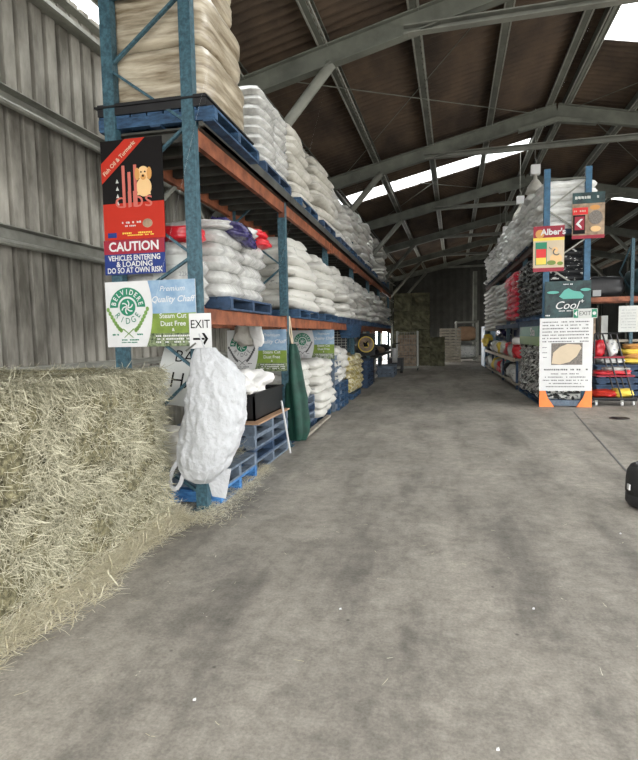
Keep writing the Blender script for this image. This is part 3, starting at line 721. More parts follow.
mb = MB(); mb.path([(-2.03,4.42,1.64),(-1.98,4.38,1.56),(-1.95,4.36,1.50)], .008); obj('tie', mb, M['bag_white'], bb)

# ================================================================== GROUND LEVEL, LEFT RACK
for k in range(2):
    pallet((-2.52, 5.27, .0+.145*k), 1.02, 1.06, 'pal_bright' if k == 0 else 'pal_grey', ['bright blue pallet on the floor at the rack corner beside hay', 'weathered pallet on top of the bright blue corner pallet'][k], detail=True, h=.143)
for k in range(4):
    pallet((-2.55, 6.62, .145*k), .98, 1.45, 'pal_grey' if k != 1 else 'pal_dark', ['lowest', 'second lowest', 'second highest', 'topmost'][k]+' grey blue pallet in the stack below the black crate', 'pallets stacked under the black crate', h=.143)
mb = MB(); mb.box(-2.95, -2.02, 5.92, 7.3, .582, .60)
tag(obj('cardboard_sheet', mb, M['card'], loc=(-2.5, 6.6, .582)), 'brown cardboard sheet lying on the pallet stack under black crate', 'cardboard')
r = thing('crate', (-2.55, 6.65, .60), 'open black plastic crate standing on the pallet stack', 'crate')
x0, x1, y0, y1, z0, z1 = -2.95, -2.12, 6.1, 7.3, .602, .93
p = MB(); p.box(x0, x1, y0, y1, z0, z0+.02); obj('base', p, M['black'], r)
for a in ((x0, x0+.025, y0, y1), (x1-.025, x1, y0, y1), (x0, x1, y0, y0+.025), (x0, x1, y1-.025, y1)):
    p = MB(); p.box(*a, z0, z1); obj('side_wall', p, M['black'], r)
p = MB(); p.box(x0-.01, x1+.015, y0-.015, y0+.03, z1-.03, z1); p.box(x0-.01, x1+.015, y1-.03, y1+.015, z1-.03, z1); p.box(x1-.02, x1+.015, y0, y1, z1-.03, z1); p.box(x0-.015, x0+.02, y0, y1, z1-.03, z1); obj('rim', p, M['black'], r)
soft('cloth_bag', (-2.38, 6.62, .84), (.52, .66, .36), 'cloth_white', 'crumpled white cloth bag heaped in the black crate', 'bag', 9, pw=2.4, amp=.28, rz=.3)
soft('cloth_bag', (-2.28, 6.15, .90), (.30, .30, .22), 'cloth_white', 'smaller white rag hanging over near edge of black crate', 'bag', 12, pw=2.2, amp=.3)
mb = MB(); mb.hexa([(-2.72,7.30,1.78),(-2.60,7.30,1.5),(-2.60,7.34,1.5),(-2.72,7.34,1.78),(-2.5,7.30,1.86),(-2.44,7.30,1.34),(-2.44,7.34,1.34),(-2.5,7.34,1.86)])
o = soft('cloth', (-2.45, 7.33, 1.46), (.17, .05, .42), 'cloth_white', 'white rag hanging over the grey mill banner', 'cloth', 21, pw=3, amp=.25, tilt=(0,-.2))
soft('cloth', (-2.68, 7.36, 1.50), (.34, .05, .28), 'sack_cream', 'pale cloth flap covering top left of grey mill banner', 'cloth', 23, pw=3, amp=.2, tilt=(0,.2))
mb = MB(); mb.tube((-1.99, 6.80, .76), (-1.97, 7.10, .004), .014, 8)
tag(obj('white_pole', mb, M['white'], loc=(-1.98, 7.1, 0)), 'thin white pole leaning against the pallet stack', 'pole')
# green hanging cloth
gc = loft('hanging_cloth', [(-2.03,7.60,1.50,.045,.04), (-2.03,7.60,1.40,.085,.07), (-2.01,7.58,1.1,.12,.10), (-1.98,7.55,.8,.15,.12), (-1.96,7.54,.45,.165,.13), (-1.96,7.54,.2,.15,.12), (-1.97,7.54,.10,.11,.10)],
     M['green_cloth'], 'dark green folded cloth hanging by a cord from the orange beam', 'cloth', folds=5, fold_amp=.16, wr=.03, n=48, seed=2)
mb = MB(); mb.path([(-2.09,7.62,1.90),(-2.08,7.60,1.66),(-2.04,7.60,1.49)], .011); mb.path([(-2.09,7.66,1.90),(-2.05,7.61,1.66),(-2.03,7.60,1.49)], .009); obj('cord', mb, M['cream'], gc)
mb = MB(); mb.hexa([(-2.0,7.75,.06),(-1.92,7.75,.06),(-2.02,10.3,.02),(-2.10,10.3,.02),(-2.0,7.75,.10),(-1.92,7.75,.10),(-2.02,10.3,.06),(-2.10,10.3,.06)])
tag(obj('wood_plank', mb, M['wood'], loc=(-2.0, 9, .03)), 'long pale wooden plank along the floor at base of sacks', 'plank')
# third pile: pallets with sacks
for k in range(4):
    pallet((-2.58, 8.55, .145*k), .95, 1.5, 'pal_grey' if k % 2 else 'pal_dark', ['lowest', 'second lowest', 'second highest', 'topmost'][k]+' pallet in the pile just behind the green cloth', 'pallets stacked behind the green cloth', h=.143)
stack('on pallets behind green cloth', 'white', 'sack', -2.98, -2.1, 8.0, 9.25, .585, 4, .145, 'sacks on the pallets behind the green cloth', jit=1.8)
pallet((-2.58, 10.05, 0), .95, 1.4, 'pal_blue', 'blue pallet on the floor under the low white sack pile', detail=True, h=.123)
stack('low pile beside the third rack frame', 'white', 'sack_greydot', -2.9, -2.0, 9.35, 10.8, .135, 7, .145, 'sacks in the low pile beside the third rack frame', jit=1.7)
for k in range(4):
    pallet((-2.5, 11.95, .145*k), .95, 1.25, 'pal_blue', ['lowest', 'second lowest', 'second highest', 'topmost'][k]+' bright blue pallet stacked past the third rack frame', 'blue pallets stacked past the third rack frame', h=.143)
mb = MB()
for i in range(5): mb.box(-2.09, -2.07, 11.1, 11.9, .05+i*.26, .15+i*.26)
for y in (11.12, 11.5, 11.84): mb.box(-2.16, -2.09, y, y+.07, .0, 1.28)
o = obj('pallet', mb, M['pal_grey'], loc=(-2.1, 11.5, 0)); tag(o, 'grey blue pallet stood on its edge beside the white sacks', 'pallet')
stack('on the bright blue pallets', 'white', 'sack', -2.95, -2.05, 11.35, 12.75, .59, 5, .15, 'sacks on the bright blue pallets', jit=1.8)
pallet((-2.5, 14.0, 0), .95, 1.4, 'pal_blue', 'blue pallet under the yellow sacks', detail=False, h=.14)
stack('yellow pile at the fourth rack frame', 'yellow', 'yellow', -2.95, -2.05, 13.2, 15.4, .14, 7, .135, 'sacks in the yellow pile', jit=1.2, name='yellow_feed_sack')
for k in range(6):
    pallet((-2.5, 17.0, .14*k), .95, 1.5, 'pal_dark', ['lowest', 'second lowest', 'third lowest', 'third highest', 'second highest', 'topmost'][k]+' dark pallet in the stack beyond the yellow sacks', 'dark pallets beyond the yellow sacks', h=.14, detail=False)
for k in range(3):
    pallet((-2.1, 21.2, .14*k), 1.1, 1.6, 'pal_grey', ['lowest', 'middle', 'topmost'][k]+' pallet of the short far stack at the aisle edge', 'pallets of the short far stack', h=.14, detail=False)
stack('beyond the dark pallets', 'white', 'sack', -2.95, -2.1, 18.6, 19.9, .05, 5, .14, 'sacks beyond the dark pallets', jit=1.5, cols=1)
# blue bin, notices and far shelf
r = thing('storage_bin', (-2.10, 14.2, 1.5), 'blue plastic bin hung on the left rack below the sack shelf', 'bin')
p = MB(); p.hexa([(-2.25,12.95,1.55),(-2.0,12.95,1.55),(-2.0,14.4,1.55),(-2.25,14.4,1.55),(-2.3,12.85,1.86),(-1.95,12.85,1.86),(-1.95,14.5,1.86),(-2.3,14.5,1.86)]); obj('body', p, M['pal_blue'], r)
p = MB(); p.box(-2.31,-1.94,12.83,14.52,1.84,1.88); obj('rim', p, M['pal_blue'], r)
r = thing('wire_mesh_panel', (-2.55, 13.0, 1.15), 'dark wire mesh panel behind the blue bin and white sacks', 'panel')
p = MB()
for i in range(9): p.bar((-2.95+i*.1, 13.0, 1.15), (-2.95+i*.1, 13.0, 1.72), .008, .008)
for i in range(9): p.bar((-2.98, 13.0, 1.17+i*.065), (-2.12, 13.0, 1.17+i*.065), .012, .012)
obj('wires', p, M['galv'], r); p = MB(); p.box(-2.98,-2.12,13.01,13.03,1.15,1.74); obj('backing', p, M['black'], r)
r = panel('poster', -2.58, -1.98, .92, 1.66, 17.98, 'black', 'dark poster with round yellow emblem far along the left rack')
p = MB(); p.disc(-2.28, 1.30, .25, 17.978, 24); obj('emblem', p, M['brownp'], r); p = MB(); p.ring(-2.28, 1.30, .235, .27, 17.975); p.disc(-2.28, 1.28, .10, 17.974, 14); obj('emblem_ring', p, M['ylw'], r)
p = MB(); p.poly([(-2.36,1.22),(-2.2,1.22),(-2.24,1.32),(-2.20,1.42),(-2.30,1.36),(-2.38,1.38)], 17.97); obj('emblem_figure', p, M['blackp'], r)
r = thing('steel_shelf', (-2.5, 20.5, 0), 'black steel shelf in the far bays of the left rack', 'shelf')
p = MB(); p.box(-2.95,-2.05,18.3,25.8,.78,.86); obj('shelf_board', p, M['black'], r)
for y in (18.35, 21.0, 25.7):
    for x in (-2.92, -2.08): p = MB(); p.box(x-.03,x+.03,y-.03,y+.03,0,.78); obj('leg', p, M['black'], r)
soft('dark_sack', (-2.4, 19.3, .86), (.8, 1.1, .35), 'black', 'dark lumpy sack on the black far shelf', 'sack', 31, pw=2.6)
soft('dark_sack', (-2.4, 21.6, .86), (.8, 1.5, .3), 'brownp', 'brown lumpy sack on the black far shelf', 'sack', 33, pw=2.6)
soft('dark_sack', (-2.4, 24.2, .86), (.8, 1.5, .34), 'black', 'farthest dark lumpy sack on the black shelf', 'sack', 35, pw=2.6)
# loose green twine / weeds at base
def straw_clump(name, gen, n, m, loc, label, cat, kind='stuff', parent=None):
    mb = MB(); rnd = random.Random(5)
    for _ in range(n):
        p, d, nn, L, w = gen(rnd)
        strand(mb, p, d, nn, L, w, rnd)
    o = obj(name, mb, M[m], parent, loc=loc)
    if label: tag(o, label, cat, kind=kind)
    return o
def strand(mb, p, d, nn, L, w, rnd):
    p = Vector(p); d = Vector(d).normalized(); nn = Vector(nn)
    side = d.cross(nn); side = side.normalized()*w/2 if side.length > 1e-4 else Vector((w/2,0,0))
    bend = (nn*rnd.uniform(-.15,.22)+Vector((rnd.uniform(-.3,.3), rnd.uniform(-.3,.3), rnd.uniform(-.5,.1))))*L*.35
    q = p+d*L*.5+bend*.6; r_ = p+d*L+bend*.2
    mb.add([p-side, p+side, q+side, q-side, r_+side*.5, r_-side*.5], [(0,1,2,3), (3,2,4,5)])

# ================================================================== HAY
XF, XB, HT = -2.30, -4.05, 1.355
def hay_bale(y0, y1, z0, z1, label, seed, dens=8500):
    rnd = random.Random(seed); x0, x1 = XB, XF
    bm = bmesh.new(); bmesh.ops.create_cube(bm, size=2); bmesh.ops.subdivide_edges(bm, edges=bm.edges[:], cuts=16, use_grid_fill=True)
    c = Vector(((x0+x1)/2, (y0+y1)/2, (z0+z1)/2)); hd = Vector(((x1-x0)/2, (y1-y0)/2, (z1-z0)/2))
    for v in bm.verts:
        p = v.co; r_ = (abs(p.x)**9+abs(p.y)**9+abs(p.z)**9)**(1/9); q = p/r_
        w = noise.noise(Vector((q.x*3, q.y*3+seed, q.z*3)))*.05
        nn = Vector((q.x**7, q.y**7, q.z**7)).normalized()
        v.co = c+Vector((q.x*hd.x, q.y*hd.y, q.z*hd.z))+nn*w
    mb = MB(); mb.v = [tuple(v.co) for v in bm.verts]; mb.f = [[v.index for v in f.verts] for f in bm.faces]; mb.mi = [0]*len(mb.f); bm.free()
    mb.cur = 1
    faces = [('+x', (y1-y0)*(z1-z0)*1.0), ('+z', (y1-y0)*(x1-x0)*.5), ('-y', (x1-x0)*(z1-z0)*.25), ('+y', (x1-x0)*(z1-z0)*.3)]
    for f, ar in faces:
        for _ in range(int(dens*ar)):
            if f == '+x':
                y, z = rnd.uniform(y0, y1), rnd.uniform(z0, z1)
                w = noise.noise(Vector((3, y*2.3+seed, z*4)))*.06
                if noise.noise(Vector((7, y*7+seed, z*7))) < -.15 and rnd.random() < .5: continue
                p = (x1+w-.01, y, z); nn = Vector((1,0,0)); d = Vector((rnd.uniform(0,.55), rnd.gauss(0,.75), rnd.gauss(-.35,.8)))
                if z > z1-.12: d.z = -abs(d.z)*.6
            elif f == '+z':
                if z1 < HT-.1: continue
                p = (rnd.uniform(x0, x1+.03), rnd.uniform(y0, y1), z1-.01+rnd.uniform(-.02,.02)); nn = Vector((0,0,1)); d = Vector((rnd.gauss(0,1), rnd.gauss(0,1), rnd.uniform(-.05,.12)))
            elif f == '-y': p = (rnd.uniform(x0, x1), y0, rnd.uniform(z0, z1)); nn = Vector((0,-1,0)); d = Vector((rnd.gauss(0,1), -.3, rnd.gauss(-.3,.8)))
            else: p = (rnd.uniform(x0, x1), y1+.01, rnd.uniform(z0, z1)); nn = Vector((0,1,0)); d = Vector((rnd.gauss(0,1), .3, rnd.gauss(-.3,.8)))
            strand(mb, p, d, nn, rnd.uniform(.04, .13), rnd.uniform(.0025, .005), rnd)
    # top front edge fringe
    if z1 > HT-.1:
        for _ in range(int(900*(y1-y0))):
            strand(mb, (x1+rnd.uniform(-.08,.03), rnd.uniform(y0, y1), z1+rnd.uniform(-.04,.015)), (rnd.uniform(.1,1), rnd.gauss(0,.6), -abs(rnd.gauss(.1,.5))), (0,0,1), rnd.uniform(.05,.16), rnd.uniform(.003,.006), rnd)
    o = obj('hay_bale', mb, [M['hay'], M['strand']], loc=(c.x, c.y, z0))
    return tag(o, label, 'hay bale', 'large loose hay bales beside the left wall')
hay_bale(2.93, 4.27, .0, .665, 'lower hay bale beside the hanging white bulk bag', 1)
hay_bale(2.93, 4.25, .665, HT, 'upper hay bale beside the hanging white bulk bag', 2)
hay_bale(1.5, 2.92, .0, .66, 'lower hay bale nearest the camera at left edge', 3)
hay_bale(1.48, 2.9, .66, HT+.01, 'upper hay bale nearest the camera at left edge', 4)
def gl(rnd):
    y = rnd.uniform(1.3, 4.4); wd = .20 if y < 3.6 else .15
    t_ = abs(rnd.gauss(0, .5)); x = XF+.02+min(1.25, t_)*wd*(.9+.25*sin(y*5))
    z = max(.006, .16*(1-t_*1.4)) * rnd.random()+.004
    return (x, y, z), (rnd.gauss(0,1), rnd.gauss(0,1), rnd.uniform(-.02,.30)), (0,0,1), rnd.uniform(.05,.14), rnd.uniform(.003,.006)
straw_clump('loose_hay', gl, 8500, 'strand_floor', (XF+.1, 3, 0), 'strip of loose hay on the floor along the bales', 'hay')
def gl2(rnd):
    y = rnd.uniform(4.2, 6.3); c = -2.12+.02*(y-4.2); wd = .28*(1-(y-4.2)/2.6)+.04
    t_ = abs(rnd.gauss(0,.5)); x = c+(t_*wd if rnd.random() < .8 else -rnd.random()*.35)
    return (x, y, .004+.05*rnd.random()*max(0,1-t_)), (rnd.gauss(0,1), rnd.gauss(0,1), rnd.uniform(-.02,.05)), (0,0,1), rnd.uniform(.04,.11), rnd.uniform(.003,.006)
straw_clump('loose_hay', gl2, 3000, 'strand_floor', (-2.1, 5, 0), 'thinning loose hay around the blue corner pallets', 'hay')
def gl3(rnd):
    return (rnd.uniform(-2.9,-2.1), rnd.uniform(4.75,5.75), .295+rnd.random()*.10), (rnd.gauss(0,1), rnd.gauss(0,1), rnd.uniform(-.1,.3)), (0,0,1), rnd.uniform(.06,.2), rnd.uniform(.004,.007)
straw_clump('loose_hay', gl3, 1500, 'strand', (-2.5, 5.2, .29), 'loose green hay heap lying on the corner pallets behind bulk bag', 'hay')
soft('hay_sack', (-2.66, 4.98, .30), (.5, .42, .42), 'sack_cream', 'pale sack standing on corner pallets behind the bulk bag', 'sack', 41, pw=3)
def gl4(rnd):
    x, y = rnd.uniform(-2.0, 2.6), rnd.uniform(1.6, 9)
    return (x, y, .003), (rnd.gauss(0,1), rnd.gauss(0,1), 0), (0,0,1), rnd.uniform(.02,.07), rnd.uniform(.002,.004)
straw_clump('straw_bits', gl4, 130, 'strand_floor', (0, 4, 0), 'scattered single straws across the concrete floor', 'straw')
for i, (x, y) in enumerate(((.23,2.05),(1.42,4.55),(-.55,3.0),(.55,3.2),(-1.05,2.1))):
    mb = MB(); s = .006; mb.hexa([(x-s,y-s,.001),(x+s,y-s*.6,.001),(x+s*.8,y+s,.001),(x-s,y+s*.7,.001),(x-s,y-s,.008),(x+s,y-s*.6,.006),(x+s*.8,y+s,.010),(x-s,y+s*.7,.006)])
    tag(obj('paper_scrap', mb, M['white'], loc=(x, y, 0)), 'tiny white scrap on the open concrete floor, '+['nearest in the centre','farthest, towards the tyre','left of centre','right of centre','nearest the hay'][i], 'scrap', 'white scraps on the floor')

# ================================================================== RIGHT RACK
RX, RB, RY = 2.28, 3.08, 12.37
rr = thing('pallet_rack', (RX, RY, 0), 'tall blue post pallet rack with orange feet right of the aisle', 'rack')
RBAY = [12.37, 15.8, 19.2, 22.6, 26.0]
for k, y in enumerate(RBAY):
    for x in ((RX, RB) if k == 0 else (RX+.10, RB)): upright(x, y, 4.98, .12, .09, 'post_blue' if k == 0 else 'post', rr)
    zs = [.3,1.0,1.7,2.4,3.0,3.55,4.15,4.75]
    for i in range(len(zs)-1):
        a, b = (RX, RB) if i % 2 == 0 else (RB, RX)
        m_ = MB(); m_.bar((a, y-.02, zs[i]), (b, y-.02, zs[i+1]), .03, .04, up=(0,1,0)); obj('brace', m_, M['galv'], rr)
    m_ = MB(); m_.bar((RX, y-.02, 4.76), (RB, y-.02, 4.76), .03, .04); obj('brace', m_, M['steel_dark'], rr)
for k in range(4):
    y0, y1 = RBAY[k]+.05, RBAY[k+1]-.05
    for zt, mm in ((1.86, 'pal_blue'), (3.62, 'brownbeam')):
        for x in (RX-.02, RB): b = MB(); b.box(x-.03, x+.03, y0, y1, zt-.13, zt); obj('beam', b, M[mm if k == 0 or zt > 2 else 'pal_dark'], rr)
    b = MB(); b.box(RX-.1, RB+.1, y0, y1, 3.622, 3.65); obj('upper_deck', b, M['black'], rr)
b = MB(); b.box(RX-.06, RB+.06, RY-.06, RY-.02, 1.74, 1.86); obj('beam', b, M['pal_blue'], rr)
for s_, x in ((1, 2.16), (-1, 3.20)):
    f = MB(); f.poly([(x, 0), (x+s_*.30, 0), (x+s_*.17, .2), (x+s_*.10, .42), (x, .42)][::s_], 12.26, .03); obj('foot_guard', f, M['guard'], rr)
f = MB(); f.box(2.3, 3.1, 12.28, 12.34, .02, .14); obj('front_rail', f, M['pal_grey'], rr)
# white sacks on top, one stack per pallet
y = 12.46; i = 0
RN = ['nearest', 'second', 'third', 'fourth', 'fifth', 'sixth', 'seventh', 'eighth', 'ninth']
while i < 9:
    w = 1.42
    pallet((2.74, y+w/2, 3.652), 1.0, 1.3, 'pal_dark', 'dark pallet under the %s stack atop the right rack' % RN[i], 'pallets atop the right rack', h=.12, detail=False)
    stack('%s stack atop the right rack' % RN[i], 'white', 'sack_lightened', 2.17, 3.34, y, y+w-.02, 3.775, 7, .142 if i == 0 else .158, 'sacks of the %s stack atop the right rack' % RN[i], cols=2, jit=1.5, far=i > 5)
    y += w+.06; i += 1
# black sacks on the middle level
y = 12.5
for i in range(3):
    w = 1.12
    pallet((2.70, y+w/2, 1.862), 1.0, 1.4, 'pal_blue' if i == 0 else 'pal_dark', 'pallet under the %s black sack stack of the right rack' % RN[i], 'pallets under the black sacks', h=.12, detail=False)
    stack('%s black stack on the right rack' % RN[i], 'black', 'sack_black', 2.21, 3.18, y, y+w-.05, 1.985, 10, .135, 'sacks of the %s black stack on the right rack' % RN[i], jit=.8, name='black_feed_sack')
    y += w+.08
stack('on the middle right shelf', 'red', 'sack_red', 2.15, 3.1, 16.1, 18.3, 1.99, 8, .165, 'red sacks on the middle right shelf', cols=2, name='red_feed_sack')
stack('just beyond the red ones', 'grey printed', 'sack_greywhite', 2.15, 3.1, 18.6, 21.4, 1.99, 8, .16, 'grey printed sacks beyond the red ones', cols=2)
stack('far end of right rack', 'white', 'sack', 2.12, 3.1, 21.8, 25.6, 1.7, 10, .17, 'white sacks at far end of right rack', cols=2, far=True)
# lower level
pallet((2.7, 13.95, 0), 1.0, 2.9, 'pal_blue', 'blue pallet on the floor under the patterned sacks', detail=True, h=.135)
stack('patterned floor stack under the green sign', 'black and white', 'sack_camo', 2.20, 3.15, 12.48, 15.4, .14, 11, .118, 'patterned sacks stacked under the green sign', cols=3, jit=.9, name='patterned_feed_sack')
r = thing('shelf_sign', (2.2, 13.8, 1.28), 'green two tone shelf sign facing the aisle on right rack', 'sign')
p = MB(); p.box(2.165, 2.18, 12.42, 15.1, 1.50, 1.73); obj('panel', p, M['green'], r); p = MB(); p.box(2.163, 2.18, 12.42, 15.1, 1.30, 1.50); obj('lower_panel', p, M['leafg'], r)
# lettering on the aisle face
t = MB(); t.text('Sta', 0, 0, .26, 0, .02); t.v = [(2.160, 13.2-x*1.9, 1.60+z) for x, yy_, z in t.v]; t.f = [list(f) for f in t.f]; obj('lettering', t, M['white'], r)
r = thing('display_shelf', (2.6, 20, 0), 'long low display shelf with pale edge in right rack', 'shelf')
p = MB(); p.box(2.15, 3.1, 15.9, 25.8, .80, .85); obj('shelf_board', p, M['wood'], r); p = MB(); p.box(2.12, 2.16, 15.9, 25.8, .78, .88); obj('shelf_edge', p, M['cream'], r)
for yy in (16.0, 19.2, 22.6, 25.7): p = MB(); p.box(2.2,2.26,yy,yy+.06,0,.8); obj('leg', p, M['pal_dark'], r)
p = MB(); p.box(2.15, 3.1, 15.9, 25.8, .12, .17); obj('shelf_board', p, M['wood'], r)
GD = [('white','sack_gloss'),('red','redbag'),('white','cloth_white'),('dark','black'),('pale','sack_cream'),('grey','sack_greywhite'),('white','sack_gloss'),('yellow','ylw')]
rnd = random.Random(3)
SEQ = ['sixteenth','first','second','third','fourth','fifth','sixth','seventh','eighth','ninth','tenth']
for lvl, z in ((0, .85), (1, .17)):
    yy = 16.2
    for i in range(1, 11):
        cn, mm = GD[(i*3+lvl*2) % 8] if i > 1 or lvl else ('red', 'redbag')
        soft('goods_pack', (2.42, yy+.4, z), (.5, .62, .42 if lvl == 0 else .46), mm, '%s pack, %s from the near end on the %s display shelf' % (cn, SEQ[i], 'top of the' if lvl == 0 else 'bottom of the'), 'pack', 50+i+lvl*20, pw=3, amp=.2, group='packs on the right display shelf')
        yy += .95
soft('goods_pack', (2.35, 16.5, 1.24), (.4, .5, .22), 'cloth_white', 'small white pack lying on top of the red one', 'pack', 99, pw=2.5)
r = thing('blue_cabinet', (2.9, 19, .9), 'dark blue open cabinet with white frame posts in right rack', 'cabinet')
p = MB(); p.box(2.75, 3.1, 16.2, 25.2, .87, 1.7); obj('back_panel', p, M['navy'], r)
for yy in (18.0, 20.5, 23.0): p = MB(); p.box(2.68, 2.73, yy, yy+.05, .87, 1.7); obj('frame_post', p, M['grey'], r)
soft('dark_sack', (2.5, 21.6, 1.42), (.5, 2.0, .4), 'navybag', 'navy blue bundle hanging below the far white sacks', 'bundle', 61, pw=3)
mb = MB(); mb.box(2.1, 2.14, 25.0, 26.6, .1, 1.9); mb.box(2.1, 3.0, 26.6, 26.64, .1, 1.9)
o = obj('notice_board', mb, M['skyp'], loc=(2.12, 26, .1)); tag(o, 'pale blue and white panel at the far end of right rack', 'board')
soft('leafy_pack', (2.2, 24.6, 1.0), (.4, .9, .5), 'ylw', 'lime yellow pack beside the pale blue panel', 'pack', 71, pw=2.2, amp=.35)
# ---- signs on the right rack end
r = panel('poster', 2.0, 2.61, 2.86, 3.80, 12.24, 'cream', 'red and yellow feed poster with pictures on left post of right rack')
p = MB(); p.box(2.0, 2.61, 12.236, 12.24, 3.56, 3.80); obj('red_band', p, M['red_dark'], r); p = MB(); p.box(2.0, 2.61, 12.236, 12.24, 3.50, 3.56); obj('yellow_band', p, M['ylw'], r)
p = MB(); p.box(2.0, 2.61, 12.236, 12.24, 2.86, 2.94); obj('red_band', p, M['red_dark'], r)
t = MB(); t.text("Alber's", 2.39, 3.67, .17, 12.232, .03); obj('lettering', t, M['white'], r)
p = MB(); p.disc(2.13, 3.64, .09, 12.234, 14); obj('picture', p, M['gold'], r)
p = MB(); p.box(2.045, 2.27, 12.234, 12.238, 3.0, 3.47); obj('pack_picture', p, M['green'], r); p = MB(); p.box(2.06, 2.255, 12.230, 12.234, 3.15, 3.33); obj('pack_label', p, M['red'], r); p = MB(); p.box(2.06,2.255,12.230,12.234,3.01,3.15); obj('pack_label', p, M['ylw'], r)
p = MB(); p.disc(2.45, 3.12, .11, 12.234, 18, rx=.12); p.disc(2.43, 3.30, .06, 12.234, 14); obj('picture', p, M['goldlt'], r)
p = MB(); p.ring(2.46, 3.26, .05, .075, 12.230, 2.0, 5.6, 14); p.ring(2.36, 3.36, .03, .045, 12.230, 3.0, 5.0, 8); obj('swirl', p, M['textgrey'], r)
p = MB(); p.disc(2.36, 3.04, .05, 12.230, 12, rx=.09); p.disc(2.53, 3.02, .04, 12.230, 12, rx=.06); obj('picture', p, M['sage'], r)
r = panel('poster', 2.75, 3.37, 3.50, 4.43, 12.24, 'brownp', 'brown and black feed poster with red picture, highest on right rack')
p = MB(); p.box(2.75, 3.37, 12.236, 12.24, 4.21, 4.43); obj('dark_band', p, M['teal'], r); t = MB(); bars(t, 2.80, 3.30, 4.33, .06, 12.234, 11, .2); obj('lettering', t, M['offwhite'], r)
p = MB(); p.box(2.75, 3.37, 12.236, 12.24, 3.50, 3.57); obj('red_band', p, M['red_dark'], r)
p = MB(); p.box(2.77, 3.0, 12.234, 12.238, 3.60, 3.98); obj('pack_picture', p, M['blackp'], r); p = MB(); p.box(2.80, 2.985, 12.231, 12.234, 3.68, 3.95); obj('pack_label', p, M['red_dark'], r)
p = MB(); p.poly([(2.82,3.80),(2.93,3.70),(2.93,3.75),(2.88,3.81),(2.96,3.90),(2.91,3.90)], 12.229); obj('arrow_mark', p, M['white'], r)
p = MB(); p.box(2.76, 3.05, 12.233, 12.237, 3.99, 4.13); obj('label_strip', p, M['red'], r); t = MB(); bars(t, 2.78, 3.03, 4.06, .035, 12.231, 13); obj('lettering', t, M['cream'], r)
p = MB(); p.disc(3.20, 3.92, .14, 12.233, 20, rx=.13); obj('picture', p, M['photo'], r); p = MB(); p.disc(3.18, 4.12, .05, 12.231, 16, rx=.10); obj('picture', p, M['gold'], r); p = MB(); p.disc(3.2, 3.69, .06, 12.231, 14, rx=.10); obj('picture', p, M['goldlt'], r)
r = panel('poster', 2.24, 3.14, 1.885, 2.65, 12.22, 'teal', 'dark teal feed poster with wave picture above the white notice')
p = MB(); p.poly([(2.52,2.33),(2.60,2.28),(2.98,2.28),(3.0,2.34),(2.93,2.42),(2.80,2.44),(2.70,2.50),(2.62,2.46)], 12.216); p.disc(2.4, 2.42, .03, 12.216, 12, rx=.12); p.disc(3.03, 2.46, .03, 12.216, 12, rx=.1); obj('wave_picture', p, M['tealbright'], r)
t = MB(); t.text('Cool', 2.66, 2.14, .23, 12.214, .0, shear=.35); t.text('+', 2.97, 2.22, .13, 12.214, .01); bars(t, 2.52, 2.93, 2.03, .022, 12.216, 17); bars(t, 2.26, 2.36, 1.94, .03, 12.216, 18); bars(t, 2.60, 2.80, 2.58, .025, 12.216, 19); obj('lettering', t, M['white'], r)
r = panel('exit_sign', 2.79, 3.26, 1.87, 2.065, 12.19, 'offwhite', 'small green and white EXIT plate with arrows on right rack')
p = MB(); p.box(2.80, 2.89, 12.187, 12.19, 1.88, 2.055); p.box(3.15, 3.25, 12.187, 12.19, 1.88, 2.055); obj('green_square', p, M['green'], r)
p = MB(); p.poly([(2.81,1.967),(2.87,1.905),(2.87,2.03)], 12.185); p.disc(3.20, 1.967, .035, 12.185, 12); obj('arrow', p, M['white'], r); t = MB(); t.text('EXIT', 3.02, 1.967, .125, 12.187, .008, sx=.9); obj('lettering', t, M['textgrey'], r)
r = panel('notice_poster', 2.145, 3.185, .35, 1.885, 12.20, 'white', 'large white printed notice with stone picture at right rack end')
t = MB()
for i in range(7): bars(t, 2.20, 3.13, 1.80-i*.068, .026, 12.198, 60+i)
bars(t, 2.20, 2.30, 1.27, .018, 12.198, 71); bars(t, 2.20, 2.32, 1.16, .018, 12.198, 72); bars(t, 2.22, 2.30, 1.06, .018, 12.198, 73)
bars(t, 2.24, 3.10, .80, .036, 12.198, 74)
for i, (a, b) in enumerate(((2.38,2.95),(2.26,3.06),(2.22,3.12),(2.34,2.98),(2.28,3.04))): bars(t, a, b, .71-i*.068, .024, 12.198, 80+i)
obj('lettering', t, M['textgrey'], r)
p = MB(); p.box(2.38, 2.99, 12.197, 12.20, .90, 1.36); pic = obj('picture', p, M['photo'], r)
p = MB(); p.poly([(2.39,.93),(2.55,.91),(2.74,.96),(2.88,1.08),(2.97,1.26),(2.93,1.32),(2.70,1.34),(2.55,1.28),(2.42,1.16)], 12.195); obj('pale_stone', p, M['cream'], pic)

# ================================================================== RIGHT BACKGROUND
bk = thing('pallet_rack', (4.4, 15.5, 0), 'second dark rack behind the trolley at right edge', 'rack')
for x in (4.95, 6.4): upright(x, 15.5, 3.95, .08, .07, 'post', bk)
for zt in (2.48,):
    for yy in (15.5, 16.5): b = MB(); b.box(3.55, 6.4, yy-.03, yy+.03, zt-.12, zt); obj('beam', b, M['orange'], bk)
b = MB(); b.box(3.5, 6.4, 15.5, 16.5, 1.30, 1.36); obj('shelf_board', b, M['wood'], bk)
for x in (3.55, 6.4): upright(x, 16.5, 2.5, .08, .07, 'post', bk)
b = MB(); b.bar((4.95,15.5,3.9),(4.95,16.5,3.2),.03,.04); b.bar((4.95,15.5,2.6),(4.95,16.5,3.2),.03,.04); obj('brace', b, M['post'], bk)
soft('covered_stack', (4.25, 16.0, 2.485), (1.2, .9, .55), 'black', 'black covered load on the second rack shelf', 'load', 81, pw=5, amp=.06)
